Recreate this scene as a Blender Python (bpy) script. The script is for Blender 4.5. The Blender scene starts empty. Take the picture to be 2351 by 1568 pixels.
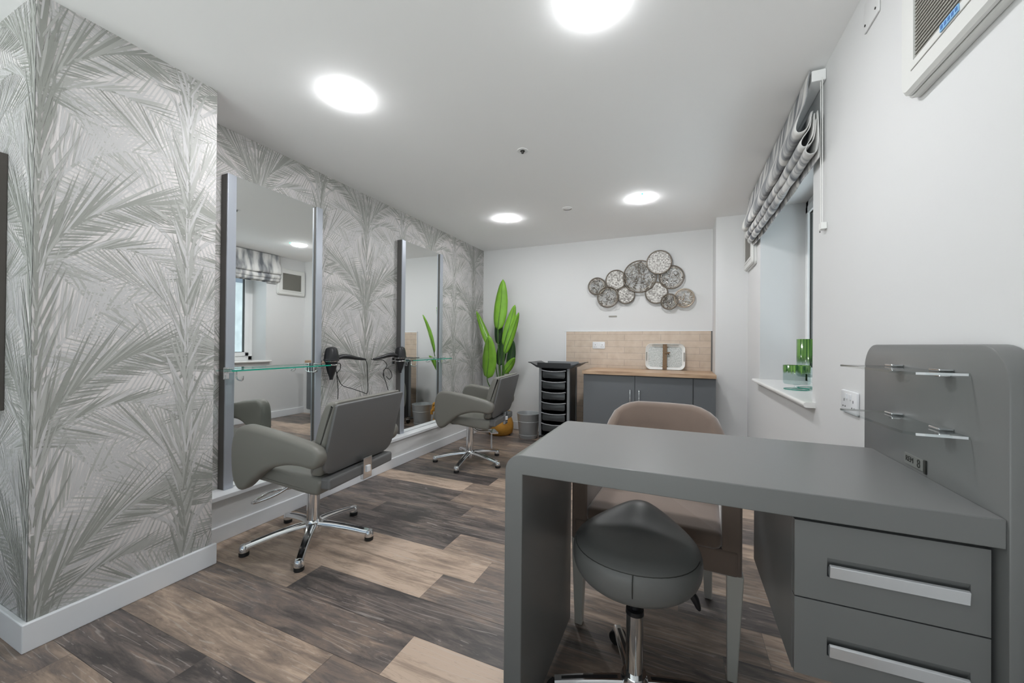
import bpy, bmesh, math, random
from mathutils import Vector, Matrix
random.seed(7)
PI=math.pi
S=bpy.context.scene; C=S.collection
cos,sin=math.cos,math.sin
# ------------------------------------------------------------ camera, sky, exposure
F=885.5656; TH=0.4105; PIT=0.0057; ROL=0.0089; CH=1.1276
cam=bpy.data.cameras.new('camera'); co=bpy.data.objects.new('camera',cam); C.objects.link(co)
cam.sensor_fit='HORIZONTAL'; cam.sensor_width=36; cam.lens=F/2351*36; cam.clip_start=.02
fw=Vector((-sin(TH)*cos(PIT),cos(TH)*cos(PIT),sin(PIT))); r0=Vector((cos(TH),sin(TH),0)); u0=r0.cross(fw)
r1=r0*cos(ROL)+u0*sin(ROL); u1=-r0*sin(ROL)+u0*cos(ROL)
m=Matrix((r1,u1,-fw)).transposed().to_4x4(); m.translation=(0,0,CH); co.matrix_world=m
S.camera=co
w=bpy.data.worlds.new('World'); S.world=w; w.use_nodes=True
bg=w.node_tree.nodes['Background']; bg.inputs[1].default_value=.36
_n=w.node_tree.nodes.new; _l=w.node_tree.links.new       # overcast sky above, bright glow added below the horizon to light the ceiling
_tc=_n('ShaderNodeTexCoord'); _sx=_n('ShaderNodeSeparateXYZ'); _cr=_n('ShaderNodeValToRGB'); _mr=_n('ShaderNodeMapRange')
_l(_tc.outputs['Generated'],_sx.inputs[0]); _mr.inputs[1].default_value=-.08; _mr.inputs[2].default_value=.08; _l(_sx.outputs[2],_mr.inputs[0]); _l(_mr.outputs[0],_cr.inputs[0])
_cr.color_ramp.elements[0].color=(7.4,7.3,7.2,1); _cr.color_ramp.elements[1].color=(.5,.6,.75,1); _l(_cr.outputs[0],bg.inputs[0])
S.view_settings.view_transform='Standard'; S.view_settings.look='None'; S.view_settings.gamma=1
S.view_settings.use_curve_mapping=False
S.view_settings.exposure=0.80
LAMP=98.0        # downlight emission strength
sl=bpy.data.lights.new('sun','SUN'); sl.energy=11; sl.angle=.1; sl.color=(.92,.96,1)
so_=bpy.data.objects.new('sun',sl); C.objects.link(so_); so_.rotation_euler=Vector((-.22,.7,.95)).to_track_quat('Z','Y').to_euler()
def area(name,loc,size,power,parent,col=(1,.985,.96)):
    l=bpy.data.lights.new(name,'AREA'); l.shape='DISK'; l.size=size; l.energy=power; l.color=col
    o=bpy.data.objects.new(name,l); C.objects.link(o); o.location=loc; o.parent=parent
    return o
# ------------------------------------------------------------ materials
M={}
def nt(name):
    if name in M: return None
    m=bpy.data.materials.new(name); m.use_nodes=True; M[name]=m
    return m.node_tree
def mat(name,col,rough=.5,metal=0,bump=0,bscale=60,spec=.5,var=0,vscale=8,sheen=0,trans=0,ior=1.45,emit=0,coat=0,alpha=1):
    t=nt(name); b=t.nodes['Principled BSDF']
    b.inputs['Base Color'].default_value=(*col,1); b.inputs['Roughness'].default_value=rough; b.inputs['Metallic'].default_value=metal
    b.inputs['Specular IOR Level'].default_value=spec; b.inputs['Sheen Weight'].default_value=sheen
    b.inputs['Transmission Weight'].default_value=trans; b.inputs['IOR'].default_value=ior; b.inputs['Coat Weight'].default_value=coat
    b.inputs['Alpha'].default_value=alpha
    if emit: b.inputs['Emission Color'].default_value=(*col,1); b.inputs['Emission Strength'].default_value=emit
    tc=t.nodes.new('ShaderNodeTexCoord')
    if var:
        n=t.nodes.new('ShaderNodeTexNoise'); n.inputs['Scale'].default_value=vscale; n.inputs['Detail'].default_value=4
        t.links.new(tc.outputs['Object'],n.inputs[0])
        mx=t.nodes.new('ShaderNodeMix'); mx.data_type='RGBA'
        mx.inputs[6].default_value=(*[c*(1-var) for c in col],1); mx.inputs[7].default_value=(*[min(1,c*(1+var)) for c in col],1)
        t.links.new(n.outputs[0],mx.inputs[0]); t.links.new(mx.outputs[2],b.inputs['Base Color'])
    if bump:
        n=t.nodes.new('ShaderNodeTexNoise'); n.inputs['Scale'].default_value=bscale; n.inputs['Detail'].default_value=3
        t.links.new(tc.outputs['Object'],n.inputs[0])
        bp=t.nodes.new('ShaderNodeBump'); bp.inputs['Strength'].default_value=bump; bp.inputs['Distance'].default_value=.002
        t.links.new(n.outputs[0],bp.inputs['Height']); t.links.new(bp.outputs[0],b.inputs['Normal'])
    return M[name]
mat('wall_paint',(.70,.70,.70),.75,bump=.05,bscale=90)
mat('ceiling_paint',(.93,.93,.93),.85)
mat('trim_white',(.80,.815,.84),.32)
mat('upvc',(.86,.86,.86),.25)
mat('sill_white',(.86,.85,.83),.2)
mat('paper_base',(.69,.655,.645),.45,var=.05,vscale=30,bump=.1,bscale=300)
mat('leaf_dark',(.30,.305,.28),.5); mat('leaf_mid',(.42,.42,.40),.5); mat('leaf_pale',(.54,.53,.53),.5)
mat('alu',(.44,.47,.52),.38,.55); mat('alu_dark',(.13,.125,.12),.5,.3)
mat('mirror',(.90,.92,.91),.015,1); mat('chrome',(.78,.79,.80),.09,1)
mat('black_plastic',(.018,.018,.02),.32); mat('rubber',(.015,.015,.015),.6)
mat('leather',(.19,.185,.165),.42,bump=.12,bscale=400); mat('leather_back',(.14,.14,.14),.5,bump=.12,bscale=400)
mat('stool_leather',(.145,.145,.14),.4,bump=.1,bscale=350)
mat('desk_grey',(.172,.174,.172),.33,bump=.03,bscale=300); mat('desk_dark',(.03,.03,.03),.6)
mat('door_grey',(.135,.145,.155),.4)
mat('handle_silver',(.72,.73,.75),.25,.6)
mat('velvet',(.20,.145,.115),.8,sheen=.6,var=.25,vscale=5,bump=.1,bscale=200)
mat('leg_cream',(.55,.53,.48),.4)
mat('emit_lamp',(.975,.985,1),.5,emit=LAMP); mat('lamp_ring',(.85,.85,.85),.4,emit=1.6); mat('fitting_white',(.8,.8,.8),.4)
mat('led_green',(.05,.9,.4),.4,emit=2)
mat('grey_metal',(.50,.52,.53),.35,.3,var=.08,vscale=6)
mat('mustard',(.50,.24,.035),.75,bump=.6,bscale=60,var=.3,vscale=18)
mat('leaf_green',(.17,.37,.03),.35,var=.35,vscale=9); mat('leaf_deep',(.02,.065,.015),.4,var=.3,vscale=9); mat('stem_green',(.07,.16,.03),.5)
mat('trolley_black',(.02,.021,.023),.3); mat('trolley_drawer',(.05,.055,.058),.25); mat('trolley_grey',(.22,.23,.24),.35)
mat('glass_green_edge',(.03,.50,.36),.08,trans=.5)
mat('tray_white',(.80,.80,.78),.35); mat('strap_brown',(.20,.13,.075),.7,bump=.8,bscale=90,var=.4,vscale=60)
mat('wire_dark',(.17,.145,.12),.35,.75); mat('wire_champ',(.42,.35,.28),.28,.85); mat('wire_silver',(.62,.60,.57),.3,.6)
mat('socket_white',(.80,.81,.83),.3); mat('vent_white',(.70,.70,.68),.45); mat('vent_dark',(.045,.044,.04),.5); mat('vent_slat',(.30,.29,.26),.5)
mat('label_blue',(.25,.48,.75),.4); mat('ink_blue',(.05,.16,.42),.4); mat('ink_dark',(.03,.03,.026),.5); mat('plate_metal',(.24,.245,.23),.35,.3)
mat('screen_black',(.004,.004,.006),.35); mat('frame_brown',(.10,.088,.08),.5)
mat('oak_edge',(.42,.27,.17),.45,var=.2,vscale=25)
mat('stone_out',(.33,.36,.37),.9,var=.4,vscale=5,bump=1,bscale=8); mat('bark_green',(.05,.12,.04),.8,var=.6,vscale=12); mat('ground_out',(.66,.67,.68),.9)
mat('grout_dark',(.12,.12,.12),.6)
mat('cord_white',(.8,.8,.78),.5)
def glass(name,col,rough=0):
    t=nt(name); n=t.nodes; n.clear(); o=n.new('ShaderNodeOutputMaterial'); mx=n.new('ShaderNodeMixShader')
    tr=n.new('ShaderNodeBsdfTransparent'); gl=n.new('ShaderNodeBsdfGlossy'); lw=n.new('ShaderNodeFresnel'); lw.inputs[0].default_value=1.45
    tr.inputs[0].default_value=(*col,1); gl.inputs['Roughness'].default_value=rough+.01
    ge=n.new('ShaderNodeNewGeometry'); iv=n.new('ShaderNodeMath'); iv.operation='SUBTRACT'; iv.inputs[0].default_value=1; t.links.new(ge.outputs['Backfacing'],iv.inputs[1])
    ml=n.new('ShaderNodeMath'); ml.operation='MULTIPLY'; t.links.new(lw.outputs[0],ml.inputs[0]); t.links.new(iv.outputs[0],ml.inputs[1])
    t.links.new(ml.outputs[0],mx.inputs[0]); t.links.new(tr.outputs[0],mx.inputs[1]); t.links.new(gl.outputs[0],mx.inputs[2]); t.links.new(mx.outputs[0],o.inputs[0])
glass('pane',(.93,.97,.97)); glass('acrylic',(.93,.95,.95)); glass('shelf_glass',(.80,.93,.90))
# floor planks
def floor_mat():
    t=nt('plank'); b=t.nodes['Principled BSDF']; N=t.nodes.new; L=t.links.new
    at=N('ShaderNodeAttribute'); at.attribute_name='tone'; sp=N('ShaderNodeSeparateColor'); L(at.outputs['Color'],sp.inputs[0])
    tc=N('ShaderNodeTexCoord'); sx=N('ShaderNodeSeparateXYZ'); L(tc.outputs['Object'],sx.inputs[0])
    def mth(op,a,b_=None,c=None):
        n=N('ShaderNodeMath'); n.operation=op
        for i,v in enumerate((a,b_,c)):
            if v is None: continue
            if isinstance(v,(int,float)): n.inputs[i].default_value=v
            else: L(v,n.inputs[i])
        return n.outputs[0]
    ox=mth('MULTIPLY',sp.outputs[1],37.); oy=mth('MULTIPLY',sp.outputs[2],91.)
    def vec(fx,fy):
        c=N('ShaderNodeCombineXYZ'); L(mth('MULTIPLY',mth('ADD',sx.outputs[0],ox),fx),c.inputs[0]); L(mth('MULTIPLY',mth('ADD',sx.outputs[1],oy),fy),c.inputs[1]); return c.outputs[0]
    def noise(v,det=6,rough=.6,dist=0):
        n=N('ShaderNodeTexNoise'); n.inputs['Scale'].default_value=1; n.inputs['Detail'].default_value=det; n.inputs['Roughness'].default_value=rough; n.inputs['Distortion'].default_value=dist
        L(v,n.inputs[0]); return n.outputs[0]
    n1=noise(vec(3.4,24),9,.7,.8); n2=noise(vec(13,95),7,.78,.3); n3=noise(vec(2.6,9),4,.6,.5)
    tone=mth('ADD',mth('MULTIPLY_ADD',sp.outputs[0],1.05,.0),mth('MULTIPLY',mth('SUBTRACT',n3,.5),1.0))
    tone=mth('ADD',tone,mth('MULTIPLY',mth('SUBTRACT',n1,.5),1.7))
    cr=N('ShaderNodeValToRGB'); L(tone,cr.inputs[0]); e=cr.color_ramp.elements
    e[0].position=0; e[0].color=(.065,.056,.054,1); e[1].position=1.05 if False else 1; e[1].color=(.55,.42,.325,1)
    for p,c in ((.3,(.150,.122,.110)),(.55,(.245,.185,.148)),(.8,(.40,.298,.228))):
        q=e.new(p); q.color=(*c,1)
    # pale limed streaks and dark pores
    r2=N('ShaderNodeValToRGB'); L(n2,r2.inputs[0]); r2.color_ramp.elements[0].position=.60; r2.color_ramp.elements[1].position=.74
    mx=N('ShaderNodeMix'); mx.data_type='RGBA'; L(mth('MULTIPLY',r2.outputs[0],.5),mx.inputs[0]); L(cr.outputs[0],mx.inputs[6]); mx.inputs[7].default_value=(.56,.52,.49,1)
    r3=N('ShaderNodeValToRGB'); L(n2,r3.inputs[0]); r3.color_ramp.elements[0].position=.27; r3.color_ramp.elements[0].color=(.42,.41,.41,1); r3.color_ramp.elements[1].position=.42
    m2=N('ShaderNodeMix'); m2.data_type='RGBA'; m2.blend_type='MULTIPLY'; m2.inputs[0].default_value=1; L(mx.outputs[2],m2.inputs[6]); L(r3.outputs[0],m2.inputs[7])
    # cathedral figure lines in the middle of boards
    wv=N('ShaderNodeTexWave'); wv.bands_direction='Y'; wv.inputs['Scale'].default_value=1; wv.inputs['Distortion'].default_value=16; wv.inputs['Detail'].default_value=3; wv.inputs['Detail Scale'].default_value=.8
    L(vec(1.3,14),wv.inputs[0])
    r4=N('ShaderNodeValToRGB'); L(wv.outputs['Fac'],r4.inputs[0]); r4.color_ramp.elements[0].position=.93; r4.color_ramp.elements[1].position=1
    fig=mth('MULTIPLY',mth('MULTIPLY',r4.outputs[0],.34),mth('GREATER_THAN',n3,.5))
    m3=N('ShaderNodeMix'); m3.data_type='RGBA'; L(fig,m3.inputs[0]); L(m2.outputs[2],m3.inputs[6]); m3.inputs[7].default_value=(.55,.50,.46,1)
    L(m3.outputs[2],b.inputs['Base Color']); b.inputs['Roughness'].default_value=.42
    bp=N('ShaderNodeBump'); bp.inputs['Strength'].default_value=.25; bp.inputs['Distance'].default_value=.001; L(n2,bp.inputs['Height']); L(bp.outputs[0],b.inputs['Normal'])
floor_mat()
def ramp_mat(name,coord_scale,stops,rough=.7,detail=3,bump=0,src='Object',dist=0,**k):
    t=nt(name); b=t.nodes['Principled BSDF']; N=t.nodes.new; L=t.links.new
    tc=N('ShaderNodeTexCoord'); mp=N('ShaderNodeMapping'); mp.inputs['Scale'].default_value=coord_scale; L(tc.outputs[src],mp.inputs[0])
    n=N('ShaderNodeTexNoise'); n.inputs['Scale'].default_value=1; n.inputs['Detail'].default_value=detail; n.inputs['Distortion'].default_value=dist; L(mp.outputs[0],n.inputs[0])
    cr=N('ShaderNodeValToRGB'); L(n.outputs[0],cr.inputs[0]); e=cr.color_ramp.elements
    e[0].position=stops[0][0]; e[0].color=(*stops[0][1],1); e[1].position=stops[-1][0]; e[1].color=(*stops[-1][1],1)
    for p,c in stops[1:-1]: q=e.new(p); q.color=(*c,1)
    L(cr.outputs[0],b.inputs['Base Color']); b.inputs['Roughness'].default_value=rough
    if bump:
        bp=N('ShaderNodeBump'); bp.inputs['Strength'].default_value=bump; bp.inputs['Distance'].default_value=.003; L(n.outputs[0],bp.inputs['Height']); L(bp.outputs[0],b.inputs['Normal'])
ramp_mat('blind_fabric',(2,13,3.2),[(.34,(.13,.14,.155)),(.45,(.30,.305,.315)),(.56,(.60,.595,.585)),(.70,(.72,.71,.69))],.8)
ramp_mat('worktop_oak',(3,30,30),[(.3,(.34,.21,.13)),(.5,(.50,.34,.22)),(.7,(.60,.43,.29))],.4)
ramp_mat('hammered',(60,60,60),[(.38,(.20,.18,.165)),(.5,(.42,.40,.375)),(.62,(.70,.68,.65))],.35,bump=1)
ramp_mat('weave',(150,150,150),[(.42,(.42,.45,.44)),(.6,(.68,.70,.69))],.6,bump=.5)
# cream tiles
t=nt('tiles'); b=t.nodes['Principled BSDF']; tc=t.nodes.new('ShaderNodeTexCoord'); mp=t.nodes.new('ShaderNodeMapping'); mp.inputs['Rotation'].default_value=(-PI/2,0,0)
br=t.nodes.new('ShaderNodeTexBrick'); br.inputs['Scale'].default_value=1; br.inputs['Brick Width'].default_value=.40; br.inputs['Row Height'].default_value=.0735; br.inputs['Mortar Size'].default_value=.003; br.inputs['Mortar Smooth'].default_value=.3
br.inputs['Color1'].default_value=(.60,.485,.385,1); br.inputs['Color2'].default_value=(.56,.455,.36,1); br.inputs['Mortar'].default_value=(.44,.36,.30,1); br.offset=.5
t.links.new(tc.outputs['Object'],mp.inputs[0]); t.links.new(mp.outputs[0],br.inputs[0])
nz=t.nodes.new('ShaderNodeTexNoise'); nz.inputs['Scale'].default_value=14; t.links.new(tc.outputs['Object'],nz.inputs[0])
mx=t.nodes.new('ShaderNodeMix'); mx.data_type='RGBA'; mx.blend_type='SOFT_LIGHT'; mx.inputs[0].default_value=.35; t.links.new(br.outputs[0],mx.inputs[6]); t.links.new(nz.outputs[0],mx.inputs[7]); t.links.new(mx.outputs[2],b.inputs['Base Color'])
b.inputs['Roughness'].default_value=.25
# green brushed glass: green band near the rim fading to clear along the object's own height
def green_glass(name,h0,h1):
    t=nt(name); n=t.nodes; n.clear(); N=n.new; L=t.links.new
    o=N('ShaderNodeOutputMaterial'); mx=N('ShaderNodeMixShader'); tr=N('ShaderNodeBsdfTransparent'); tr.inputs[0].default_value=(.90,.94,.94,1)
    pr=N('ShaderNodeBsdfPrincipled'); pr.inputs['Roughness'].default_value=.15
    tc=N('ShaderNodeTexCoord'); sx=N('ShaderNodeSeparateXYZ'); L(tc.outputs['Object'],sx.inputs[0])
    mp=N('ShaderNodeMapping'); mp.inputs['Scale'].default_value=(110,110,2); L(tc.outputs['Object'],mp.inputs[0])
    nz=N('ShaderNodeTexNoise'); nz.inputs['Scale'].default_value=1; L(mp.outputs[0],nz.inputs[0])
    cr=N('ShaderNodeValToRGB'); L(nz.outputs[0],cr.inputs[0]); e=cr.color_ramp.elements; e[0].position=.35; e[0].color=(.02,.10,.02,1); e[1].position=.65; e[1].color=(.22,.42,.09,1)
    L(cr.outputs[0],pr.inputs['Base Color'])
    a=N('ShaderNodeMath'); a.operation='MULTIPLY_ADD'; L(nz.outputs[0],a.inputs[0]); a.inputs[1].default_value=.05; L(sx.outputs[2],a.inputs[2])
    mr=N('ShaderNodeMapRange'); mr.inputs[1].default_value=h0+.025; mr.inputs[2].default_value=h1+.025; mr.inputs[3].default_value=.03; mr.inputs[4].default_value=.97; L(a.outputs[0],mr.inputs[0])
    L(mr.outputs[0],mx.inputs[0]); L(tr.outputs[0],mx.inputs[1]); L(pr.outputs[0],mx.inputs[2]); L(mx.outputs[0],o.inputs[0])
green_glass('green_glass_tall',.155,.215); green_glass('green_glass_short',.10,.125)
# ------------------------------------------------------------ mesh helpers
class MB:
    def __init__(s): s.v=[];s.f=[];s.mi=[];s.ms=[];s.T=None
    def _m(s,m):
        if m not in s.ms: s.ms.append(m)
        return s.ms.index(m)
    def add(s,vs,fs,m):
        b=len(s.v)
        for p in vs:
            p=Vector(p)
            if s.T is not None: p=s.T@p
            s.v.append(p)
        i=s._m(m)
        for f in fs: s.f.append([b+k for k in f]); s.mi.append(i)
        return s
    def box(s,x0,x1,y0,y1,z0,z1,m):
        vs=[(x,y,z) for x in (x0,x1) for y in (y0,y1) for z in (z0,z1)]
        return s.add(vs,[(0,1,3,2),(4,6,7,5),(0,4,5,1),(2,3,7,6),(0,2,6,4),(1,5,7,3)],m)
    def prism(s,prof,t0,t1,fn,m,r=0,n=4,crown=0):
        """closed 2D profile, extruded t0..t1 with rounded edges r; fn(u,v,t)->xyz"""
        N=len(prof); P=[Vector(p) for p in prof]
        A=sum(P[i].x*P[(i+1)%N].y-P[(i+1)%N].x*P[i].y for i in range(N)); sg=1 if A>0 else -1
        nr=[]
        for i in range(N):
            a=(P[i]-P[i-1]); b=(P[(i+1)%N]-P[i])
            a=a.normalized() if a.length>1e-9 else Vector((0,0)); b=b.normalized() if b.length>1e-9 else a
            t_=(a+b); t_=t_.normalized() if t_.length>1e-9 else b
            k=1/max(.5,math.sqrt(max(0,(1+a.dot(b))/2)))
            nr.append(Vector((t_.y,-t_.x))*sg*k)
        rings=[]
        if r>0:
            for k in range(n+1):
                a=PI/2*k/n; rings.append((t0+r*(1-sin(a)),-r*(1-cos(a))))
            rings=[(t0+r*(1-sin(PI/2*k/n)), -r*(1-cos(PI/2-PI/2*k/n)) if False else -r*(1-sin(PI/2*k/n))*0 ) for k in range(0)]
            for k in range(n+1):
                a=PI/2*k/n; rings.append((t0+r*(1-cos(a)),-r*(1-sin(a))))
            for k in range(n,-1,-1):
                a=PI/2*k/n; rings.append((t1-r*(1-cos(a)),-r*(1-sin(a))))
        else: rings=[(t0,0),(t1,0)]
        vs=[]; 
        for t_,o in rings:
            for i in range(N): q=P[i]+nr[i]*o; vs.append(fn(q.x,q.y,t_))
        fs=[]
        for k in range(len(rings)-1):
            for i in range(N):
                j=(i+1)%N; fs.append((k*N+i,k*N+j,(k+1)*N+j,(k+1)*N+i))
        fs.append(tuple(range(N-1,-1,-1))); fs.append(tuple((len(rings)-1)*N+i for i in range(N)))
        return s.add(vs,fs,m)
    def tube(s,pts,r,m,n=10,closed=False,cap=True):
        P=[Vector(p) for p in pts]; N=len(P); R=r if isinstance(r,(list,tuple)) else [r]*N
        up=None; vs=[]
        for i in range(N):
            d=(P[(i+1)%N]-P[i-1]) if closed else (P[min(i+1,N-1)]-P[max(i-1,0)])
            d.normalize()
            if up is None:
                up=Vector((0,0,1)) if abs(d.z)<.9 else Vector((1,0,0))
            up=(up-d*up.dot(d)); up.normalize(); b_=d.cross(up)
            for k in range(n):
                a=2*PI*k/n; vs.append(P[i]+(up*cos(a)+b_*sin(a))*R[i])
        fs=[]
        for i in range(N if closed else N-1):
            for k in range(n):
                j=(i+1)%N; fs.append((i*n+k,i*n+(k+1)%n,j*n+(k+1)%n,j*n+k))
        if not closed and cap: fs.append(tuple(range(n-1,-1,-1))); fs.append(tuple((N-1)*n+k for k in range(n)))
        return s.add(vs,fs,m)
    def lathe(s,prof,c,m,n=28,axis='z'):
        vs=[];fs=[];N=len(prof)
        for r,z in prof:
            for k in range(n):
                a=2*PI*k/n; x,y=r*cos(a),r*sin(a)
                p={'z':(c[0]+x,c[1]+y,c[2]+z),'y':(c[0]+x,c[1]+z,c[2]+y),'x':(c[0]+z,c[1]+x,c[2]+y)}[axis]
                vs.append(p)
        for i in range(N-1):
            for k in range(n): fs.append((i*n+k,i*n+(k+1)%n,(i+1)*n+(k+1)%n,(i+1)*n+k))
        if prof[0][0]>0: fs.append(tuple(range(n-1,-1,-1)))
        if prof[-1][0]>0: fs.append(tuple((N-1)*n+k for k in range(n)))
        return s.add(vs,fs,m)
    def obj(s,name,parent=None,smooth=False,bevel=0,subsurf=0,solid=0,loc=(0,0,0)):
        me=bpy.data.meshes.new(name); L=Vector(loc)
        me.from_pydata([v-L for v in s.v],[],s.f); 
        for m_ in s.ms: me.materials.append(M[m_])
        me.polygons.foreach_set('material_index',s.mi)
        bm=bmesh.new(); bm.from_mesh(me); bmesh.ops.recalc_face_normals(bm,faces=bm.faces) if not solid and not getattr(s,'keep',0) else None; bm.to_mesh(me); bm.free()
        if smooth: me.polygons.foreach_set('use_smooth',[True]*len(me.polygons)); me.set_sharp_from_angle(angle=math.radians(smooth if smooth>1 else 40))
        me.update(); o=bpy.data.objects.new(name,me); C.objects.link(o); o.location=loc
        if parent: o.parent=parent
        if solid: q=o.modifiers.new('s','SOLIDIFY'); q.thickness=solid; q.offset=0
        if bevel: q=o.modifiers.new('b','BEVEL'); q.width=bevel; q.segments=3; q.limit_method='ANGLE'; q.angle_limit=math.radians(50)
        if subsurf: q=o.modifiers.new('u','SUBSURF'); q.levels=subsurf; q.render_levels=subsurf
        return o
def tag(o,label,cat,group=None):
    o['label']=label; o['category']=cat
    if group: o['group']=group
    return o
def thing(name,label,cat,loc=(0,0,0),rz=0,group=None):
    o=bpy.data.objects.new(name,None); C.objects.link(o); o.location=loc; o.rotation_euler=(0,0,rz); o.empty_display_size=.1
    return tag(o,label,cat,group)
def struct(mb,name,parent=None,**k):
    o=mb.obj(name,parent,**k)
    if not parent: o['kind']='structure'
    return o
def spline(pts,n=6,closed=True):
    out=[];N=len(pts);P=[Vector(p) for p in pts]
    rng=range(N) if closed else range(N-1)
    for i in rng:
        if closed: a,b_,c,d=P[i-1],P[i],P[(i+1)%N],P[(i+2)%N]
        else: a,b_,c,d=P[max(i-1,0)],P[i],P[i+1],P[min(i+2,N-1)]
        for k in range(n):
            t_=k/n; out.append(.5*((2*b_)+(c-a)*t_+(2*a-5*b_+4*c-d)*t_*t_+(3*b_-a-3*c+d)*t_**3))
    if not closed: out.append(P[-1].copy())
    return out
def rrect(x0,x1,y0,y1,r,n=6):
    out=[]
    rs=r if isinstance(r,(list,tuple)) else [r]*4
    for (cx,cy,a0),q in zip(((x1,y1,0),(x0,y1,90),(x0,y0,180),(x1,y0,270)),rs):
        sx=-1 if cx==x1 else 1; sy=-1 if cy==y1 else 1
        if q<=0: out.append((cx,cy)); continue
        for k in range(n+1):
            a=math.radians(a0+90*k/n); out.append((cx+sx*q+q*cos(a),cy+sy*q+q*sin(a)))
    return out
YZX=lambda u,v,t:(t,u,v)   # profile in YZ, extrude X
XZY=lambda u,v,t:(u,t,v)   # profile in XZ, extrude Y
XYZ=lambda u,v,t:(u,v,t)
# ------------------------------------------------------------ the room
H=2.4; XL=-2.49; XP=-2.165; XH=-2.368; YB=4.715; XR=.60; XC=.324; YC=4.318; YP0=.59; YP1=1.19; XW=-3.4; YR=-1.6; ZL=.257
WY0,WY1,WZ0,WZ1=2.335,3.70,.83,2.26
# floor
rows={.65:[(-1.545,.22),(-.3,.12)],.84:[(-2.2,.3),(-1.14,.62),(.1,.45)],1.03:[(-.93,.36),(.3,.95)],1.22:[(-1.65,.72),(-.42,.16),(.8,.5)],
 1.41:[(-1.05,.85),(.15,.34)],1.60:[(-2.1,.7),(-.88,.86),(.3,.5)],1.79:[(-1.18,.14),(0,.52)],1.98:[(-1.9,.3),(-.7,.12),(.5,.6)],2.17:[(-1.3,.22),(-.1,.4)],
 2.36:[(-1.5,.2),(-.3,.55)],2.55:[(-1.52,.85),(-.3,.58)],2.74:[(-1.386,.1),(-.2,.8)],2.93:[(-1.7,.3),(-.5,.5)],.46:[(-2.0,.4),(-.9,.6)],
 3.12:[(-1.6,.6),(-.4,.3)],3.31:[(-1.1,.4)],3.5:[(-1.8,.25),(-.7,.6)],3.69:[(-1.4,.45)],3.88:[(-1.75,.3),(-.6,.5)],4.07:[(-1.3,.2)],4.26:[(-1.6,.5)]}
rf=random.Random(3)
vs=[];fs=[];cols=[]
for k in range(-12,22):
    y0=round(.84+.19*k,2)
    if y0>YB+.1 or y0<YR-.2: continue
    js=[]; d=dict(rows.get(y0,[])); xs=sorted(d)
    x=XW-.05
    if xs:
        f0=xs[0]
        st=[f0-1.22*i for i in range(1,4) if f0-1.22*i>XW]
        for q in sorted(st): js.append((x,q,rf.choice((.15,.35,.6,.8)))); x=q
        for q in xs: js.append((x,q,d[q])); x=q
    else:
        q=XW+rf.uniform(.2,1.2)
        js.append((x,q,rf.random())); x=q
    while x<XR+.05:
        q=min(x+1.22,XR+.06); js.append((x,q,rf.choice((.15,.3,.5,.7,.85)))); x=q
    for a,b_,tn in js:
        i=len(vs); g=.0006
        vs+= [(a+g,y0+g,0),(b_-g,y0+g,0),(b_-g,y0+.19-g,0),(a+g,y0+.19-g,0)]; fs.append((i,i+1,i+2,i+3)); cols.append((tn,rf.random(),rf.random(),1))
me=bpy.data.meshes.new('floor'); me.from_pydata(vs,[],fs); ca=me.color_attributes.new('tone','FLOAT_COLOR','CORNER')
for p in me.polygons:
    for li in p.loop_indices: ca.data[li].color=cols[p.index]
me.materials.append(M['plank']); fo=bpy.data.objects.new('floor',me); C.objects.link(fo); fo['kind']='structure'
mb=MB(); mb.box(XW-.1,XR+.1,YR-.1,YB+.1,-.1,-.0015,'grout_dark'); struct(mb,'trim_1')   # sub-floor under the boards
mb=MB(); mb.box(XW-.1,1.0,YR-.1,YB+.1,H,H+.1,'ceiling_paint'); struct(mb,'ceiling')
# palm wallpaper, printed fronds
def clip(poly,x0,x1,z0,z1):
    for ax,lim,s_ in ((0,x0,1),(0,x1,-1),(1,z0,1),(1,z1,-1)):
        out=[]
        for i in range(len(poly)):
            a=poly[i-1];b_=poly[i]; ia=s_*(a[ax]-lim)>=0; ib=s_*(b_[ax]-lim)>=0
            if ia!=ib:
                t_=(lim-a[ax])/(b_[ax]-a[ax]); out.append((a[0]+(b_[0]-a[0])*t_,a[1]+(b_[1]-a[1])*t_))
            if ib: out.append(b_)
        poly=out
        if len(poly)<3: return None
    return poly
def leaflet(p,ang,ln,w_,droop=0):
    d=Vector((cos(ang),sin(ang))); n=Vector((-d.y,d.x)); p=Vector(p)
    a=p+d*ln*.45+n*ln*-droop*.3; e=p+d*ln-n*ln*droop
    w2=w_*.5
    return [tuple(p-n*w2*.5),tuple(a-n*w2),tuple(e),tuple(a+n*w2),tuple(p+n*w2*.5)]
def frond(rach,side_up,side_dn,n,w_,rnd):
    """rach: control pts; side_* = (ang0,ang1,len0,len1,lenmid) in degrees along the rachis"""
    P=spline([(*p,0) for p in rach],12,False); out=[]
    # rachis itself
    for i in range(len(P)-1):
        a,b_=P[i],P[i+1]; d=(b_-a).normalized(); nn=Vector((-d.y,d.x,0)); k=1-i/len(P); ww=.0045*k+.001
        out.append([tuple((a-nn*ww)[:2]),tuple((b_-nn*ww)[:2]),tuple((b_+nn*ww)[:2]),tuple((a+nn*ww)[:2])])
    for sd in (side_up,side_dn):
        if not sd: continue
        a0,a1,l0,lm,l1=sd
        for i in range(n):
            t_=(i+.5)/n; x=t_*(len(P)-1); j=min(int(x),len(P)-2); q=P[j].lerp(P[j+1],x-j)
            an=math.radians(a0+(a1-a0)*t_+rnd.uniform(-2.5,2.5))
            ln=(l0*(1-t_)**2+lm*2*t_*(1-t_)*1.3+l1*t_*t_)*rnd.uniform(.88,1.08)
            out.append(leaflet((q.x,q.y),an,ln,w_*rnd.uniform(.8,1.2),.05*(1 if a1<a0 else -1)))
    return out
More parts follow.
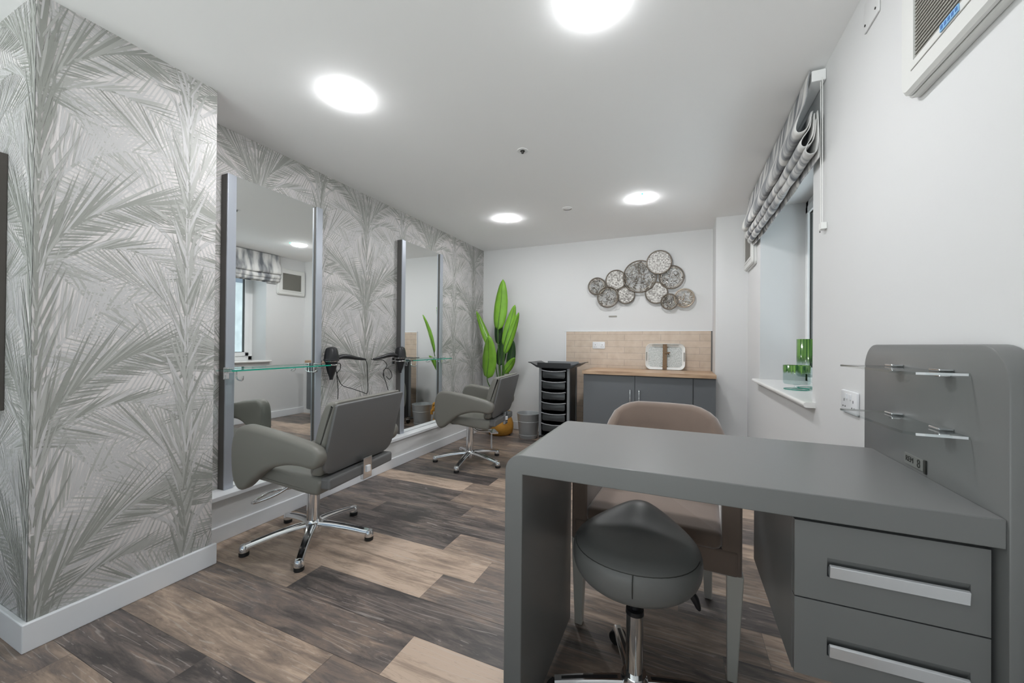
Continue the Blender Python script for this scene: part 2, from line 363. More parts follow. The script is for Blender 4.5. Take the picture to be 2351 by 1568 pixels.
def crown(rnd):
    L_=[]
    # pale fronds behind
    L_.append((0,'leaf_pale',frond([(.0,.10),(.12,.0),(.28,-.10),(.46,-.22)],(40,10,.10,.16,.08),(-55,-75,.14,.26,.14),34,.008,rnd)))
    L_.append((1,'leaf_pale',frond([(.47,.12),(.36,.24),(.22,.30),(.06,.28)],(115,165,.08,.16,.1),(262,222,.14,.28,.12),32,.008,rnd)))
    L_.append((1,'leaf_pale',frond([(.02,-.36),(.10,-.22),(.22,-.12),(.38,-.08)],(105,40,.14,.20,.1),(0,-60,.08,.16,.08),30,.008,rnd)))
    L_.append((0,'leaf_pale',frond([(.0,.04),(.07,-.03),(.15,-.12),(.22,-.24)],(20,-40,.10,.2,.1),(-85,-110,.10,.2,.1),26,.008,rnd)))
    # lower arching frond
    L_.append((2,'leaf_mid',frond([(0,-.01),(.13,.095),(.29,.12),(.46,.03)],(62,-12,.10,.18,.12),(-8,-88,.08,.34,.16),34,.0078,rnd)))
    # big upper frond with a fan of long upright leaflets
    L_.append((3,'leaf_dark',frond([(0,0),(.07,.15),(.19,.27),(.33,.335),(.46,.25)],(93,-8,.30,.36,.13),(30,-45,.05,.17,.10),44,.0085,rnd)))
    # slender upright tuft along the minor stem
    tf=[]
    for i in range(11):
        z=.64*i/11-.32
        for s_ in (-1,1):
            tf.append(leaflet((.475,z+rnd.uniform(-.01,.01)),math.radians(90+s_*rnd.uniform(7,24)),rnd.uniform(.16,.26),.011))
    tf.append([(.472,-.32),(.478,-.32),(.478,.32),(.472,.32)])
    L_.append((4,'leaf_mid',tf))
    tf=[]
    for i in range(9):
        for s_ in (-1,1):
            tf.append(leaflet((0,.64*i/9-.3),math.radians(90+s_*rnd.uniform(4,22)),rnd.uniform(.2,.32),.0085))
    tf.append([(-.004,-.32),(.004,-.32),(.004,.32),(-.004,.32)])
    L_.append((5,'leaf_dark',tf))
    return L_
def paper(mb,s0,s1,z0,z1,mains,fn,seed=1,zph=.07,mirror=True):
    rnd=random.Random(seed); q=0
    for sm in mains:
        for sd in ((1,-1) if mirror else (1,)):
            for k in range(-1,5):
                zc=zph+.65*k
                if sd*(s0-sm)>.5 and sd*(s1-sm)>.5: continue
                q+=1
                ii=0
                for lay,mt,polys in crown(rnd):
                    off0=.0003+.00023*lay
                    for pl in polys:
                        c=clip([(sm+sd*x,zc+z) for x,z in pl],s0,s1,z0,z1)
                        if not c: continue
                        if sd<0: c=c[::-1]
                        ii=(ii+37)%101; off=off0+ii*2.1e-6+(q%4)*.5e-6
                        u=rnd.random(); m3={'leaf_dark':('leaf_dark','leaf_mid','leaf_pale')[(u>.62)+(u>.93)],'leaf_mid':('leaf_mid','leaf_pale','leaf_dark')[(u>.5)+(u>.8)],'leaf_pale':('leaf_pale','leaf_mid','leaf_mid')[(u>.7)+(u>.9)]}[mt]
                        mb.add([fn(x,z,off) for x,z in c],[tuple(range(len(c)))],m3)
mb=MB(); mb.keep=1; mb.box(XL-.1,XL,YP1,YB+.1,0,H,'paper_base')
paper(mb,YP1,YB,ZL,H,[.67,1.61,2.55,3.49,4.43],lambda s_,z,o:(XL+o,s_,z),2,.12)
struct(mb,'wall_left')
mb=MB(); mb.keep=1; mb.box(XW,XP,YP0,YP1,0,H,'paper_base')
paper(mb,YP0,YP1,.1,H,[YP0+.01,YP0+.95],lambda s_,z,o:(XP+o,s_,z),5,.09,True)
paper(mb,.0,1.0,.1,H,[.01,.95],lambda s_,z,o:(XP-s_,YP0-o,z),8,.09,True)
struct(mb,'wall_left_pillar')
# ledge under the mirrors
mb=MB(); mb.box(XL,XH-.004,YP1,YB,0,ZL-.025,'wall_paint'); mb.box(XL,XH+.012,YP1,YB,ZL-.025,ZL,'trim_white'); struct(mb,'trim_2',bevel=.003)
def skirting(name,prof_pts):
    pass
def base_box(name,x0,x1,y0,y1,h=.1):
    mb=MB(); mb.box(x0,x1,y0,y1,0,h,'trim_white'); struct(mb,name,bevel=.004)
base_box('baseboard_left',XH-.004,XH+.014,YP1+.016,YB-.02,.088)
# L-shaped skirting round the pillar
mb=MB(); pr=[(XP,YP1+.017),(XP+.017,YP1+.017),(XP+.017,YP0-.017),(XW,YP0-.017),(XW,YP0),(XP,YP0)]
mb.prism(pr,0,.103,XYZ,'trim_white'); struct(mb,'baseboard_pillar',bevel=.004)
# back wall, boxed-in column
mb=MB(); mb.box(XW,1.0,YB,YB+.1,0,H,'wall_paint'); struct(mb,'wall_back')
mb=MB(); mb.box(XC,XR+.02,YC,YB+.02,0,H,'wall_paint'); struct(mb,'wall_column')
base_box('baseboard_back',XL+.14,-1.31,YB-.018,YB)
# right wall with the window opening
mb=MB()
mb.box(XR,XR+.40,YR-.1,WY0,0,H,'wall_paint'); mb.box(XR,XR+.40,WY1,YB+.05,0,H,'wall_paint')
mb.box(XR,XR+.40,WY0,WY1,0,WZ0,'wall_paint'); mb.box(XR,XR+.40,WY0,WY1,WZ1,H,'wall_paint'); struct(mb,'wall_right')
base_box('baseboard_right',XR-.018,XR,1.66,YC,.1)
GX0,GX1,GZ=-3.2,.4,2.3
mb=MB(); mb.box(XW,GX0,YR-.1,YR,0,H,'wall_paint'); mb.box(GX1,XR+.1,YR-.1,YR,0,H,'wall_paint'); mb.box(GX0,GX1,YR-.1,YR,GZ,H,'wall_paint'); struct(mb,'wall_rear')
mb=MB()
for k in range(4):
    x=GX0+(GX1-GX0)*k/3; mb.box(max(GX0,x-.03),min(GX1,x+.03),YR-.08,YR-.02,0,GZ,'upvc')
mb.box(GX0,GX1,YR-.08,YR-.02,0,.06,'upvc'); mb.box(GX0,GX1,YR-.08,YR-.02,GZ-.06,GZ,'upvc'); w2=struct(mb,'added_light_opening')  # invented glazed opening behind the camera, added to let in frontal daylight
mb=MB(); mb.box(GX0+.03,GX1-.03,YR-.055,YR-.05,.06,GZ-.06,'pane'); mb.obj('window_glass',w2)  # glass of the added rear opening
pl_=bpy.data.lights.new('daylight_portal','AREA'); pl_.shape='RECTANGLE'; pl_.size=GX1-GX0; pl_.size_y=GZ; pl_.cycles.is_portal=True
po=bpy.data.objects.new('daylight_portal',pl_); C.objects.link(po); po.location=((GX0+GX1)/2,YR-.09,GZ/2); po.rotation_euler=(PI/2,0,0)
mb=MB(); mb.box(XW-.1,XW,YR-.1,YP0,0,H,'wall_paint'); struct(mb,'wall_side')
# window
win=bpy.data.objects.new('window_1',None); C.objects.link(win); win['kind']='structure'; win.location=(XR+.34,(WY0+WY1)/2,WZ0)
def wpart(mb,name,**k):
    o=mb.obj(name,**k); o.parent=win; o.matrix_parent_inverse=Matrix.Translation(-Vector(win.location)); return o
fx0,fx1=.905,.975; Z0=WZ0+.025; YM=2.99
mb=MB()
for a in ((WY0,WY1,Z0,Z0+.06),(WY0,WY1,WZ1-.06,WZ1),(WY0,WY0+.06,Z0,WZ1),(WY1-.06,WY1,Z0,WZ1),(YM-.04,YM+.04,Z0,WZ1)): mb.box(fx0,fx1,*a,'upvc')
wpart(mb,'window_frame',bevel=.004)
for (a,b_) in ((WY0+.06,YM-.04),(YM+.04,WY1-.06)):
    mb=MB(); x0,x1=fx0-.018,fx1-.02; w_=.055; z0,z1=Z0+.06,WZ1-.06
    for q in ((a,b_,z0,z0+w_),(a,b_,z1-w_,z1),(a,a+w_,z0,z1),(b_-w_,b_,z0,z1)): mb.box(x0,x1,*q,'upvc')
    wpart(mb,'sash',bevel=.005)
    mb=MB(); a2,b2,z2,z3=a+w_,b_-w_,z0+w_,z1-w_; g=.006
    for q in ((a2,b2,z2,z2+g),(a2,b2,z3-g,z3),(a2,a2+g,z2,z3),(b2-g,b2,z2,z3)): mb.box(x0+.016,x1-.01,*q,'ink_dark')
    wpart(mb,'glazing_gasket')
    mb=MB(); mb.box(x0+.02,x0+.026,a2,b2,z2,z3,'pane'); wpart(mb,'window_glass')
    mb=MB(); mb.box(x0-.03,x0,(a if a<YM-.3 and False else (b_-.045 if a<2.6 else a+.01)),(b_-.02 if a<2.6 else a+.035),1.42,1.48,'handle_silver'); mb.box(x0-.04,x0-.028,(b_-.04 if a<2.6 else a+.014),(b_-.025 if a<2.6 else a+.03),1.33,1.47,'handle_silver'); wpart(mb,'window_handle',bevel=.003)
mb=MB(); mb.box(XR,fx0+.02,WY0,WY1,WZ0,WZ0+.026,'sill_white'); mb.prism(rrect(XR-.048,XR,WZ0,WZ0+.026,[.0,.012,.012,0],4),WY0-.05,WY1+.06,XZY,'sill_white')
wpart(mb,'window_sill',smooth=35)
# outside: stone garden wall, ground and shrubs
mb=MB(); mb.box(-1,12,-9,40,-.3,-.12,'ground_out'); 
for v in mb.v: v.x+=2.05
struct(mb,'floor_outside')
mb=MB(); mb.box(3.2,3.5,-3,22,-.12,2.3,'stone_out'); struct(mb,'wall_outside')
for (x,y,s_,lb) in ((2.45,3.9,.6,'dark green shrub seen through the window in front of the stone wall'),):
    rr=random.Random(int(y*10)); mb=MB()
    for i in range(260):
        a=rr.uniform(0,2*PI); b_=rr.uniform(-.3,PI/2); R_=s_*(.75+.25*rr.random()); c=Vector((x+R_*.55*cos(a)*cos(b_),y+R_*.7*sin(a)*cos(b_),-.12+s_*.9+R_*.9*sin(b_)))
        d=Vector((rr.uniform(-1,1),rr.uniform(-1,1),rr.uniform(-.3,1))).normalized(); e=d.orthogonal().normalized()
        mb.add([c-d*.09,c+e*.03,c+d*.09,c-e*.03],[(0,1,2,3)],'bark_green')
    mb.tube([(x,y,-.12),(x,y,.3)],.03,'bark_green',8)
    o=mb.obj('shrub'); tag(o,lb,'shrub')
# ------------------------------------------------------------ ceiling fittings
for (x,y,lb,led) in ((-1.584,1.475,'round ceiling light nearest the wallpapered pillar',0),(-.302,1.415,'large round ceiling light above the desk, cut by photo top',0),
      (-1.62,3.565,'round ceiling light on the far left, above the far salon chair',0),(-.317,3.51,'round ceiling light with green LED, nearest the wall art',1)):
    t_=thing('ceiling_light',lb,'ceiling light',(x,y,H),0,'round ceiling lights')
    mb=MB(); mb.lathe([(.084,0),(.101,0),(.1,-.0008),(.094,-.0028),(.087,-.0045),(.084,-.0045)],(0,0,0),'lamp_ring',40); mb.f.pop(); mb.mi.pop(); mb.f.pop(); mb.mi.pop(); mb.obj('trim_ring',t_,smooth=50)
    mb=MB(); mb.lathe([(.0,-.0185),(.045,-.0178),(.068,-.015),(.0845,-.0072),(.0845,-.001)],(0,0,0),'emit_lamp',40); mb.obj('diffuser',t_,smooth=60)
    if led: mb=MB(); mb.lathe([(0,-.012),(.006,-.011),(.008,0)],(.02,-.112,0),'led_green',12); mb.obj('indicator_light',t_,smooth=60)['label']='small green indicator light'
t_=thing('sprinkler_head','small dark recessed sprinkler head in middle of ceiling','sprinkler',(-.958,2.347,H))
mb=MB(); mb.lathe([(.012,-.002),(.020,-.004),(.036,-.003),(.038,0)],(0,0,0),'fitting_white',24); mb.obj('escutcheon',t_,smooth=50)
mb=MB(); mb.lathe([(0,-.018),(.008,-.018),(.010,-.012),(.005,-.01),(.006,-.004),(.016,-.0035)],(0,0,0),'vent_dark',16); mb.obj('sprinkler_nozzle',t_,smooth=40)
t_=thing('ceiling_sensor','white flush sensor disc between the two far ceiling lights','sensor',(-.975,3.505,H))
mb=MB(); mb.lathe([(0,-.006),(.03,-.005),(.044,-.003),(.046,0)],(0,0,0),'ceiling_paint',28); mb.obj('sensor_cover',t_,smooth=40)
mb=MB(); mb.tube([(.040*cos(a),.040*sin(a),-.005) for a in [PI*(.1+.8*k/12) for k in range(13)]],.0022,'vent_dark',6); mb.obj('dark_rim_line',t_)
# ------------------------------------------------------------ styling mirrors
def mirror_unit(y0,y1,lb):
    t_=thing('styling_mirror',lb,'mirror',(XL,(y0+y1)/2,ZL),0,'tall styling mirrors'); yc=(y0+y1)/2; w_=(y1-y0)/2
    for sd in (-1,1):
        a,b_=sorted((sd*w_,sd*(w_-.05)))
        mb=MB(); mb.box(.052,.062,a,b_,0,1.855,'alu'); mb.box(.0,.052,a,b_,0,1.855,'alu_dark'); 
        mb.obj('side_post',t_,bevel=.002)
    mb=MB(); mb.box(.034,.040,-w_+.05,w_-.05,.004,1.86,'mirror'); mb.obj('mirror_glass',t_)
    mb=MB(); mb.box(.0,.034,-w_+.05,w_-.05,.006,1.85,'alu_dark'); mb.obj('backing_board',t_)
    return t_
mirror_unit(1.397,2.052,'near tall mirror with grey metal side posts on the palm wallpaper')
mirror_unit(2.945,3.635,'far tall mirror with grey metal side posts, nearer the green plant')
def glass_shelf(y0,y1,lb):
    yc=(y0+y1)/2; w_=(y1-y0)/2
    t_=thing('glass_shelf',lb,'shelf',(XL+.062,yc,.955),0,'glass mirror shelves')
    mb=MB(); mb.prism(rrect(0.003,.115,-w_,w_,[.02,0,0,.02],5),0,.009,XYZ,'shelf_glass'); mb.obj('glass_plate',t_)
    mb=MB(); mb.box(.1145,.1165,-w_+.018,w_-.018,.0003,.0088,'glass_green_edge'); mb.box(.003,.095,w_-.001,w_+.0006,.0003,.0088,'glass_green_edge'); mb.obj('polished_edge',t_)
    for yy in (-.30,.30):
        mb=MB(); mb.box(0,.045,yy-.014,yy+.014,.0095,.018,'chrome'); mb.box(0,.045,yy-.014,yy+.014,-.012,-.0005,'chrome'); mb.box(.0005,.006,yy-.016,yy+.016,-.05,.02,'chrome'); mb.obj('clamp',t_,bevel=.003)
    mb=MB(); ys=-.26; mb.tube(spline([(.03,ys,-.002,),(.03,ys,-.04),(.05,ys,-.055),(.085,ys,-.055),(.09,ys,-.03)],5,False),.004,'chrome',8); mb.obj('tool_hook',t_,smooth=60)
    mb=MB(); ys=.2; mb.tube(spline([(.03,ys,-.012),(.04,ys,-.032),(.09,ys+.01,-.036),(.10,ys+.03,-.025),(.08,ys+.05,-.012)],5,False),.003,'chrome',8); mb.obj('tool_hook',t_,smooth=60)
glass_shelf(1.345,2.055,'green edged glass shelf fixed across the near mirror')
glass_shelf(2.958,3.67,'green edged glass shelf fixed across the far mirror')
# ------------------------------------------------------------ hair dryers in wall rings
def dryer(yc,sd,lb,hb,cord,cord2=None):
    x=XL+.09
    h_=thing('dryer_holder',hb,'holder',(XL,yc,.957),0,'dryer rings')
    mb=MB(); mb.tube([(.09+.046*cos(a),.046*sin(a),0) for a in [2*PI*k/28 for k in range(28)]],.005,'chrome',8,closed=True)
    mb.tube([(0,0,0),(.044,0,0)],.006,'chrome',8); mb.obj('ring',h_,smooth=60)
    mb=MB(); mb.box(0,.006,-.02,.02,-.03,.03,'chrome'); mb.obj('wall_plate',h_,bevel=.002)
    t_=thing('hair_dryer',lb,'hair dryer',(x,yc,.99),0,'hair dryers')
    mb=MB(); mb.lathe([(0,.102),(.022,.10),(.038,.09),(.045,.07),(.050,.04),(.052,.012),(.056,.008),(.056,.0),(.05,-.004),(.042,-.022),(.038,-.03)],(0,0,0),'black_plastic',28); mb.obj('motor_housing',t_,smooth=35)
    mb=MB(); mb.lathe([(.0515,.0),(.053,-.002),(.050,-.008),(.047,-.008)],(0,0,-.001),'chrome',28); mb.obj('trim_band',t_,smooth=35)
    mb=MB(); mb.lathe([(.039,-.03),(.037,-.05),(.03,-.085),(.020,-.11),(.013,-.13),(.012,-.145),(0,-.146)],(0,0,0),'black_plastic',24); mb.obj('nozzle',t_,smooth=35)
    mb=MB(); pts=spline([(0,sd*.04,.012),(0,sd*.10,.026),(0,sd*.17,.022),(0,sd*.25,.008),(0,sd*.345,-.004)],5,False)
    mb.tube(pts,[.017+.004*sin(PI*i/len(pts))-.012*(i/len(pts))**2 for i in range(len(pts))],'black_plastic',14); mb.obj('handle',t_,smooth=50)
    mb=MB(); 
    for c in cord: mb.tube(spline([(XL+.055-x,y-yc,z-.99) for y,z in c],6,False),.003,'rubber',8)
    mb.obj('power_cord',t_,smooth=60)
dryer(2.117,1,'black hair dryer hanging beside the near mirror, handle pointing right','chrome ring holding the near hair dryer',
 [[(2.462,.986),(2.492,.98),(2.512,.95),(2.519,.89),(2.523,.805),(2.522,.699),(2.457,.714),(2.359,.75),(2.262,.783),(2.222,.83),(2.197,.894),(2.19,.933),(2.211,.963),(2.233,.954),(2.231,.915),(2.202,.886),(2.208,.812),(2.214,.753),(2.212,.683)]])
dryer(2.897,-1,'black hair dryer hanging beside the far mirror, handle pointing left','chrome ring holding the far hair dryer',
 [[(2.56,.985),(2.60,.975),(2.695,.973),(2.747,.94),(2.754,.912),(2.722,.878),(2.71,.834),(2.737,.787),(2.777,.693)],[(2.723,.824),(2.716,.878),(2.767,.893),(2.815,.854),(2.822,.812),(2.789,.792),(2.749,.822)]])
# ------------------------------------------------------------ salon chairs
def star_arm(mb,a,R_,r0_,z0,z1,mtop,mside,w0=.022,w1=.017):
    n=10; vs=[];fs=[]
    P=[]
    for k in range(n+1):
        t_=k/n; r=r0_+(R_-r0_)*t_; z=z0+(z1-z0)*(t_**1.6); P.append((r,z,w0+(w1-w0)*t_))
    d=Vector((cos(a),sin(a),0)); s_=Vector((-sin(a),cos(a),0))
    for r,z,w_ in P:
        c=d*r
        for q,h in ((-1,-.018),(-1,-.004),(-.7,.004),(.7,.004),(1,-.004),(1,-.018)):
            vs.append(c+s_*w_*q+Vector((0,0,z+h)))
    m_=6
    for k in range(n):
        for i in range(m_): fs.append((k*m_+i,k*m_+(i+1)%m_,(k+1)*m_+(i+1)%m_,(k+1)*m_+i))
    fs.append(tuple(range(m_-1,-1,-1))); fs.append(tuple(n*m_+i for i in range(m_)))
    mb.add(vs,fs,mtop)
    # dark channel along the top
    vs=[];fs=[]
    for k in range(1,n):
        r,z,w_=P[k]; c=d*r; e=.32*min(1,3*sin(PI*k/n))
        for q in (-e,e): vs.append(c+s_*w_*q+Vector((0,0,z+.0046)))
    for k in range(n-2): fs.append((k*2,k*2+1,k*2+3,k*2+2))
    mb.add(vs,fs,mside)
def salon_chair(loc,rz,star,lb,foot):
    # local: forward = +x, left = +y
    t_=thing('salon_chair',lb,'chair',(*loc,0),rz,'grey salon chairs')
    seat=spline([(-.285,.395),(-.285,.462),(-.1,.475),(.12,.492),(.235,.485),(.255,.452),(.22,.425),(.0,.40),(-.24,.372)],4)
    mb=MB(); mb.prism([(p.x,p.y) for p in seat],-.268,.268,XZY,'leather',r=.02,n=4); mb.obj('seat',t_,smooth=50)
    # backrest: tilted slab with a thick side, flat outer shell
    bk=spline([(-.235,.49),(-.27,.47),(-.305,.49),(-.33,.60),(-.385,.815),(-.36,.835),(-.325,.825),(-.29,.75),(-.255,.62)],4)
    mb=MB(); mb.prism([(p.x,p.y) for p in bk],-.278,.278,XZY,'leather',r=.022,n=4); mb.obj('backrest',t_,smooth=50)
    mb=MB(); mb.T=Matrix.Translation((-.352,0,.655))@Matrix.Rotation(math.radians(-14.0),4,'Y')
    mb.prism(rrect(-.281,.281,-.185,.178,[.012,.012,.07,.07],5),-.010,.006,YZX,'leather_back',r=.004,n=2); mb.obj('back_shell',t_,smooth=40)
    mb=MB(); mb.box(-.345,-.285,-.26,.26,.405,.462,'leather_back'); mb.obj('rear_panel',t_,bevel=.012)
    mb=MB(); mb.box(-.362,-.340,-.04,.03,.385,.50,'chrome'); mb.box(-.37,-.362,-.02,.01,.42,.455,'trim_white'); mb.obj('recline_bracket',t_,bevel=.003)['label']='metal bracket with white tag'
    arm=spline([(-.345,.575),(-.336,.612),(-.29,.636),(-.12,.672),(.06,.70),(.135,.702),(.185,.672),(.208,.60),(.208,.50),(.195,.425),(.16,.378),(.115,.385),(.05,.44),(-.03,.495),(-.13,.525),(-.22,.53),(-.295,.522),(-.33,.54)],4)
    for sd in (1,-1):
        a,b_=sorted((sd*.262,sd*.336))
        mb=MB(); mb.prism([(p.x,p.y) for p in arm],a,b_,XZY,'leather',r=.026,n=5); mb.obj('armrest',t_,smooth=60)
    mb=MB(); mb.lathe([(.032,.05),(.034,.10),(.034,.36),(.05,.365),(.05,.375),(.0,.375)],(0,0,0),'chrome',28); mb.obj('gas_column',t_,smooth=50)
    mb=MB(); mb.box(-.14,.14,-.12,.12,.37,.40,'black_plastic'); mb.obj('mechanism_plate',t_,bevel=.006)
    hub=MB(); hub.lathe([(.0,.045),(.045,.045),(.05,.065),(.045,.10),(.034,.115),(.0,.116)],(0,0,0),'chrome',28); hub.obj('hub',t_,smooth=50)
    for k in range(5):
        a=math.radians(star+72*k)-rz
        mb=MB(); star_arm(mb,a,.325,.03,.098,.052,'chrome','black_plastic',.024,.019)
        mb.lathe([(.0,.058),(.018,.056),(.024,.045),(.024,.022),(0,.021)],(.325*cos(a),.325*sin(a),0),'chrome',16)
        leg=mb.obj('base_leg',t_,smooth=45)
        mb=MB(); mb.lathe([(.020,.022),(.024,.02),(.024,.002),(.020,0),(0,0)],(.325*cos(a),.325*sin(a),0),'rubber',16); mb.obj('foot_glide',leg,smooth=45)
    # pump pedal / lever under the seat
    if foot=='loop':
        mb=MB(); P=[(.04,.04,.36),(.14,.11,.28),(.25,.165,.235),(.315,.08,.222),(.31,-.03,.228),(.18,-.05,.26),(.05,-.03,.36)]
        mb.tube(spline(P,6,False),.008,'chrome',10); mb.obj('footrest',t_,smooth=60)
    else:
        mb=MB(); mb.T=Matrix.Rotation(math.radians(212)-0,4,'Z')
        mb.tube(spline([(.03,.0,.36),(.04,0,.31),(.10,0,.285),(.22,0,.275)],5,False),.011,'chrome',10); mb.box(.19,.26,-.08,.08,.268,.284,'chrome'); mb.obj('footrest',t_,bevel=.004,smooth=50)
        mb=MB(); mb.T=Matrix.Rotation(math.radians(212),4,'Z'); mb.box(.205,.209,-.035,.01,.12,.266,'trim_white'); mb.obj('tie_on_tag',t_)['label']='white paper care tag'
    # side lever
    mb=MB(); mb.tube([(-.05,-.10,.37),(-.07,-.24,.345),(-.08,-.27,.34)],[.006,.006,.011],'black_plastic',10); mb.obj('pump_lever',t_,smooth=50)
    return t_
salon_chair((-1.925,1.584),PI+.12,22,'near grey salon chair with chrome star base facing the near mirror','loop')
salon_chair((-1.83,3.22),PI+.12,-9,'far grey salon chair with chrome star base, next to the plant','bar')
# ------------------------------------------------------------ nail desk
DX0,DX1,DY0,DY1,DZ=-.462,.556,1.02,1.567,.81
desk=thing('nail_desk','dark grey waterfall desk with drawers and upright end panel in the foreground','desk',((DX0+DX1)/2,(DY0+DY1)/2,0))
dl=Vector(desk.location)
def dpart(mb,name,parent=None,**k):
    p=parent or desk
    for v in mb.v: v-=dl
    return mb.obj(name,p,**k)
r=.05; arc=[(DX0+r-r*cos(PI/2*k/8),DZ-r+r*sin(PI/2*k/8)) for k in range(9)]
prof=[(DX0,0)]+arc+[(DX1,DZ),(DX1,DZ-.055),(DX0+.054,DZ-.055),(DX0+.054,0)]
mb=MB(); mb.prism(prof,DY0,DY1,XZY,'desk_grey'); dpart(mb,'waterfall_top',bevel=.0025,smooth=30)
mb=MB(); mb.prism(rrect(DY0-.004,1.625,0,1.135,[.075,.075,0,0],8),DX1,.598,YZX,'desk_grey',r=.004,n=2); dpart(mb,'end_panel',smooth=35)
px0,px1,pz0,pz1=.236,.553,.40,.752
mb=MB(); mb.box(px0,.548,DY0+.04,DY1-.02,pz0,pz1+.003,'desk_grey'); dpart(mb,'drawer_carcass',bevel=.0015)
for (z0,z1) in ((.5775,.744),(.408,.5745)):
    fy0,fy1=DY0+.018,DY0+.038; a,b_=px0,.5445; hx0,hx1=a+.058,b_-.028; hz1=z1-.072; hz0=hz1-.040
    mb=MB()
    for q in ((a,hx0,z0,z1),(hx1,b_,z0,z1),(hx0,hx1,hz1,z1),(hx0,hx1,z0,hz0)): mb.box(q[0],q[1],fy0,fy1,q[2],q[3],'desk_grey')
    # scooped recess behind the pull
    mb.add([(hx0,fy0+.0002,hz1),(hx1,fy0+.0002,hz1),(hx1,fy1,hz0+.006),(hx0,fy1,hz0+.006),(hx1,fy1,hz0),(hx0,fy1,hz0),(hx0,fy0+.0002,hz0),(hx1,fy0+.0002,hz0)],[(0,1,2,3),(3,2,4,5)],'desk_grey')
    dr=dpart(mb,'drawer')
    mb=MB(); mb.prism([(fy0-.007,hz0+.001),(fy0-.009,hz0+.026),(fy0-.004,hz0+.029),(fy0+.014,hz0+.012),(fy0+.014,hz0+.001)],hx0+.003,hx1-.003,YZX,'handle_silver'); dpart(mb,'handle',dr,bevel=.0012)['label']='brushed silver pull'
for zz in (1.068,.936):
    sh=MB(); sh.prism([(.5555,1.118),(.50,1.115),(.470,1.118),(.455,1.135),(.450,1.18),(.447,1.30),(.444,1.455),(.452,1.462),(.5555,1.462)],zz,zz+.006,XYZ,'acrylic'); so=dpart(sh,'acrylic_shelf')
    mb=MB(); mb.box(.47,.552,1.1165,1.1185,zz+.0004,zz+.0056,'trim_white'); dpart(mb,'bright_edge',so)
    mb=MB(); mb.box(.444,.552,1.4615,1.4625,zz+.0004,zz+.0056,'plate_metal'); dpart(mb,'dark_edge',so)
    for yy in (1.19,1.40):
        mb=MB(); mb.box(.53,.556,yy-.02,yy+.02,zz+.0065,zz+.012,'chrome'); mb.box(.535,.556,yy-.009,yy+.009,zz-.007,zz-.0005,'chrome'); dpart(mb,'shelf_clip',so,bevel=.002)
# small engraved plate on the end panel
mb=MB(); mb.box(.5535,.556,1.285,1.37,.812+.007,.848,'plate_metal'); mb.box(.5525,.556,1.272,1.281,.816,.85,'ink_dark')
np_=dpart(mb,'name_plate',bevel=.0008)
def text(body,size,mtx,matn,name,parent,ext=.0004):
    cu=bpy.data.curves.new(name,'FONT'); cu.body=body; cu.size=size; cu.extrude=ext; cu.align_x='CENTER'; cu.align_y='CENTER'
    to=bpy.data.objects.new(name,cu); C.objects.link(to); bpy.context.view_layer.update()
    me_=bpy.data.meshes.new_from_object(to.evaluated_get(bpy.context.evaluated_depsgraph_get())); bpy.data.objects.remove(to)
    me_.transform(mtx); me_.materials.clear(); me_.materials.append(M[matn]); o=bpy.data.objects.new(name,me_); C.objects.link(o); o.parent=parent
    return o
faceX=Matrix(((0,0,-1,0),(-1,0,0,0),(0,1,0,0),(0,0,0,1)))   # text facing -x, reading towards -y
text('REM',.020,Matrix.Translation(Vector((.5531,1.345,.834))-dl)@faceX,'ink_dark','lettering',np_)
text('8',.030,Matrix.Translation(Vector((.5531,1.303,.833))-dl)@faceX,'ink_dark','lettering',np_)
# ------------------------------------------------------------ saddle stool
st=thing('saddle_stool','round dark grey saddle stool on a chrome column under the desk','stool',(-.125,1.275,0))
mb=MB(); n=48; rings=[]
def ztop(u,v):   # u right, v away from camera, radius ~.19
    rr=math.hypot(u,v)/.192
    z=.533-.012*(u/.19)**2+.042*math.exp(-(u/.105)**2)*max(0,(v+.02)/.19)**1.4+.010*(v/.19)
    return z-.035*max(0,rr-.72)**1.5*4
prev=None; vs=[];fs=[]
prof=[(0,'t'),(.25,'t'),(.45,'t'),(.62,'t'),(.76,'t'),(.86,'t'),(.93,'t'),(.975,'t')]
layers=[]
for q,_ in prof[1:]:
    layers.append([(.192*q*cos(2*PI*k/n),.192*q*sin(2*PI*k/n),ztop(.192*q*cos(2*PI*k/n),.192*q*sin(2*PI*k/n))) for k in range(n)])
for q,zf in ((1.0,.12),(1.012,.35),(1.0,.62),(.95,.85),(.86,.96),(.7,1.0)):
    L_=[]
    for k in range(n):
        a=2*PI*k/n; x_,y_=.192*cos(a),.192*sin(a); zt=layers[6][k][2]; zb=.418+.015*sin(a)*1+.0*cos(a)
        L_.append((x_*q,y_*q,zt+(zb-zt)*zf))
    layers.append(L_)
vs=[(0,0,ztop(0,0))]
for L_ in layers: vs+=L_
fs=[(0,1+k,1+(k+1)%n) for k in range(n)]
for i in range(len(layers)-1):
    for k in range(n): fs.append((1+i*n+k,1+i*n+(k+1)%n,1+(i+1)*n+(k+1)%n,1+(i+1)*n+k))
fs.append(tuple(1+(len(layers)-1)*n+k for k in range(n)))
mb.add(vs,fs,'stool_leather'); so=mb.obj('seat',st,smooth=80,subsurf=1)
mb=MB(); ang=lambda k: math.radians(190+k*160/24)
mb.tube([(.184*cos(ang(k)),.184*sin(ang(k)),ztop(.184*cos(ang(k)),.184*sin(ang(k)))-.002) for k in range(25)],.0016,'ink_dark',6)
mb.tube([(.012,-.186,.508),(.012,-.194,.49),(.012,-.1945,.465),(.012,-.190,.445)],.0014,'ink_dark',6); mb.obj('seat_seam',so,smooth=60)
mb=MB(); mb.lathe([(.0,.424),(.07,.424),(.075,.41),(.04,.40),(.0,.40)],(0,0,0),'black_plastic',24); mb.obj('seat_plate',st,smooth=40)
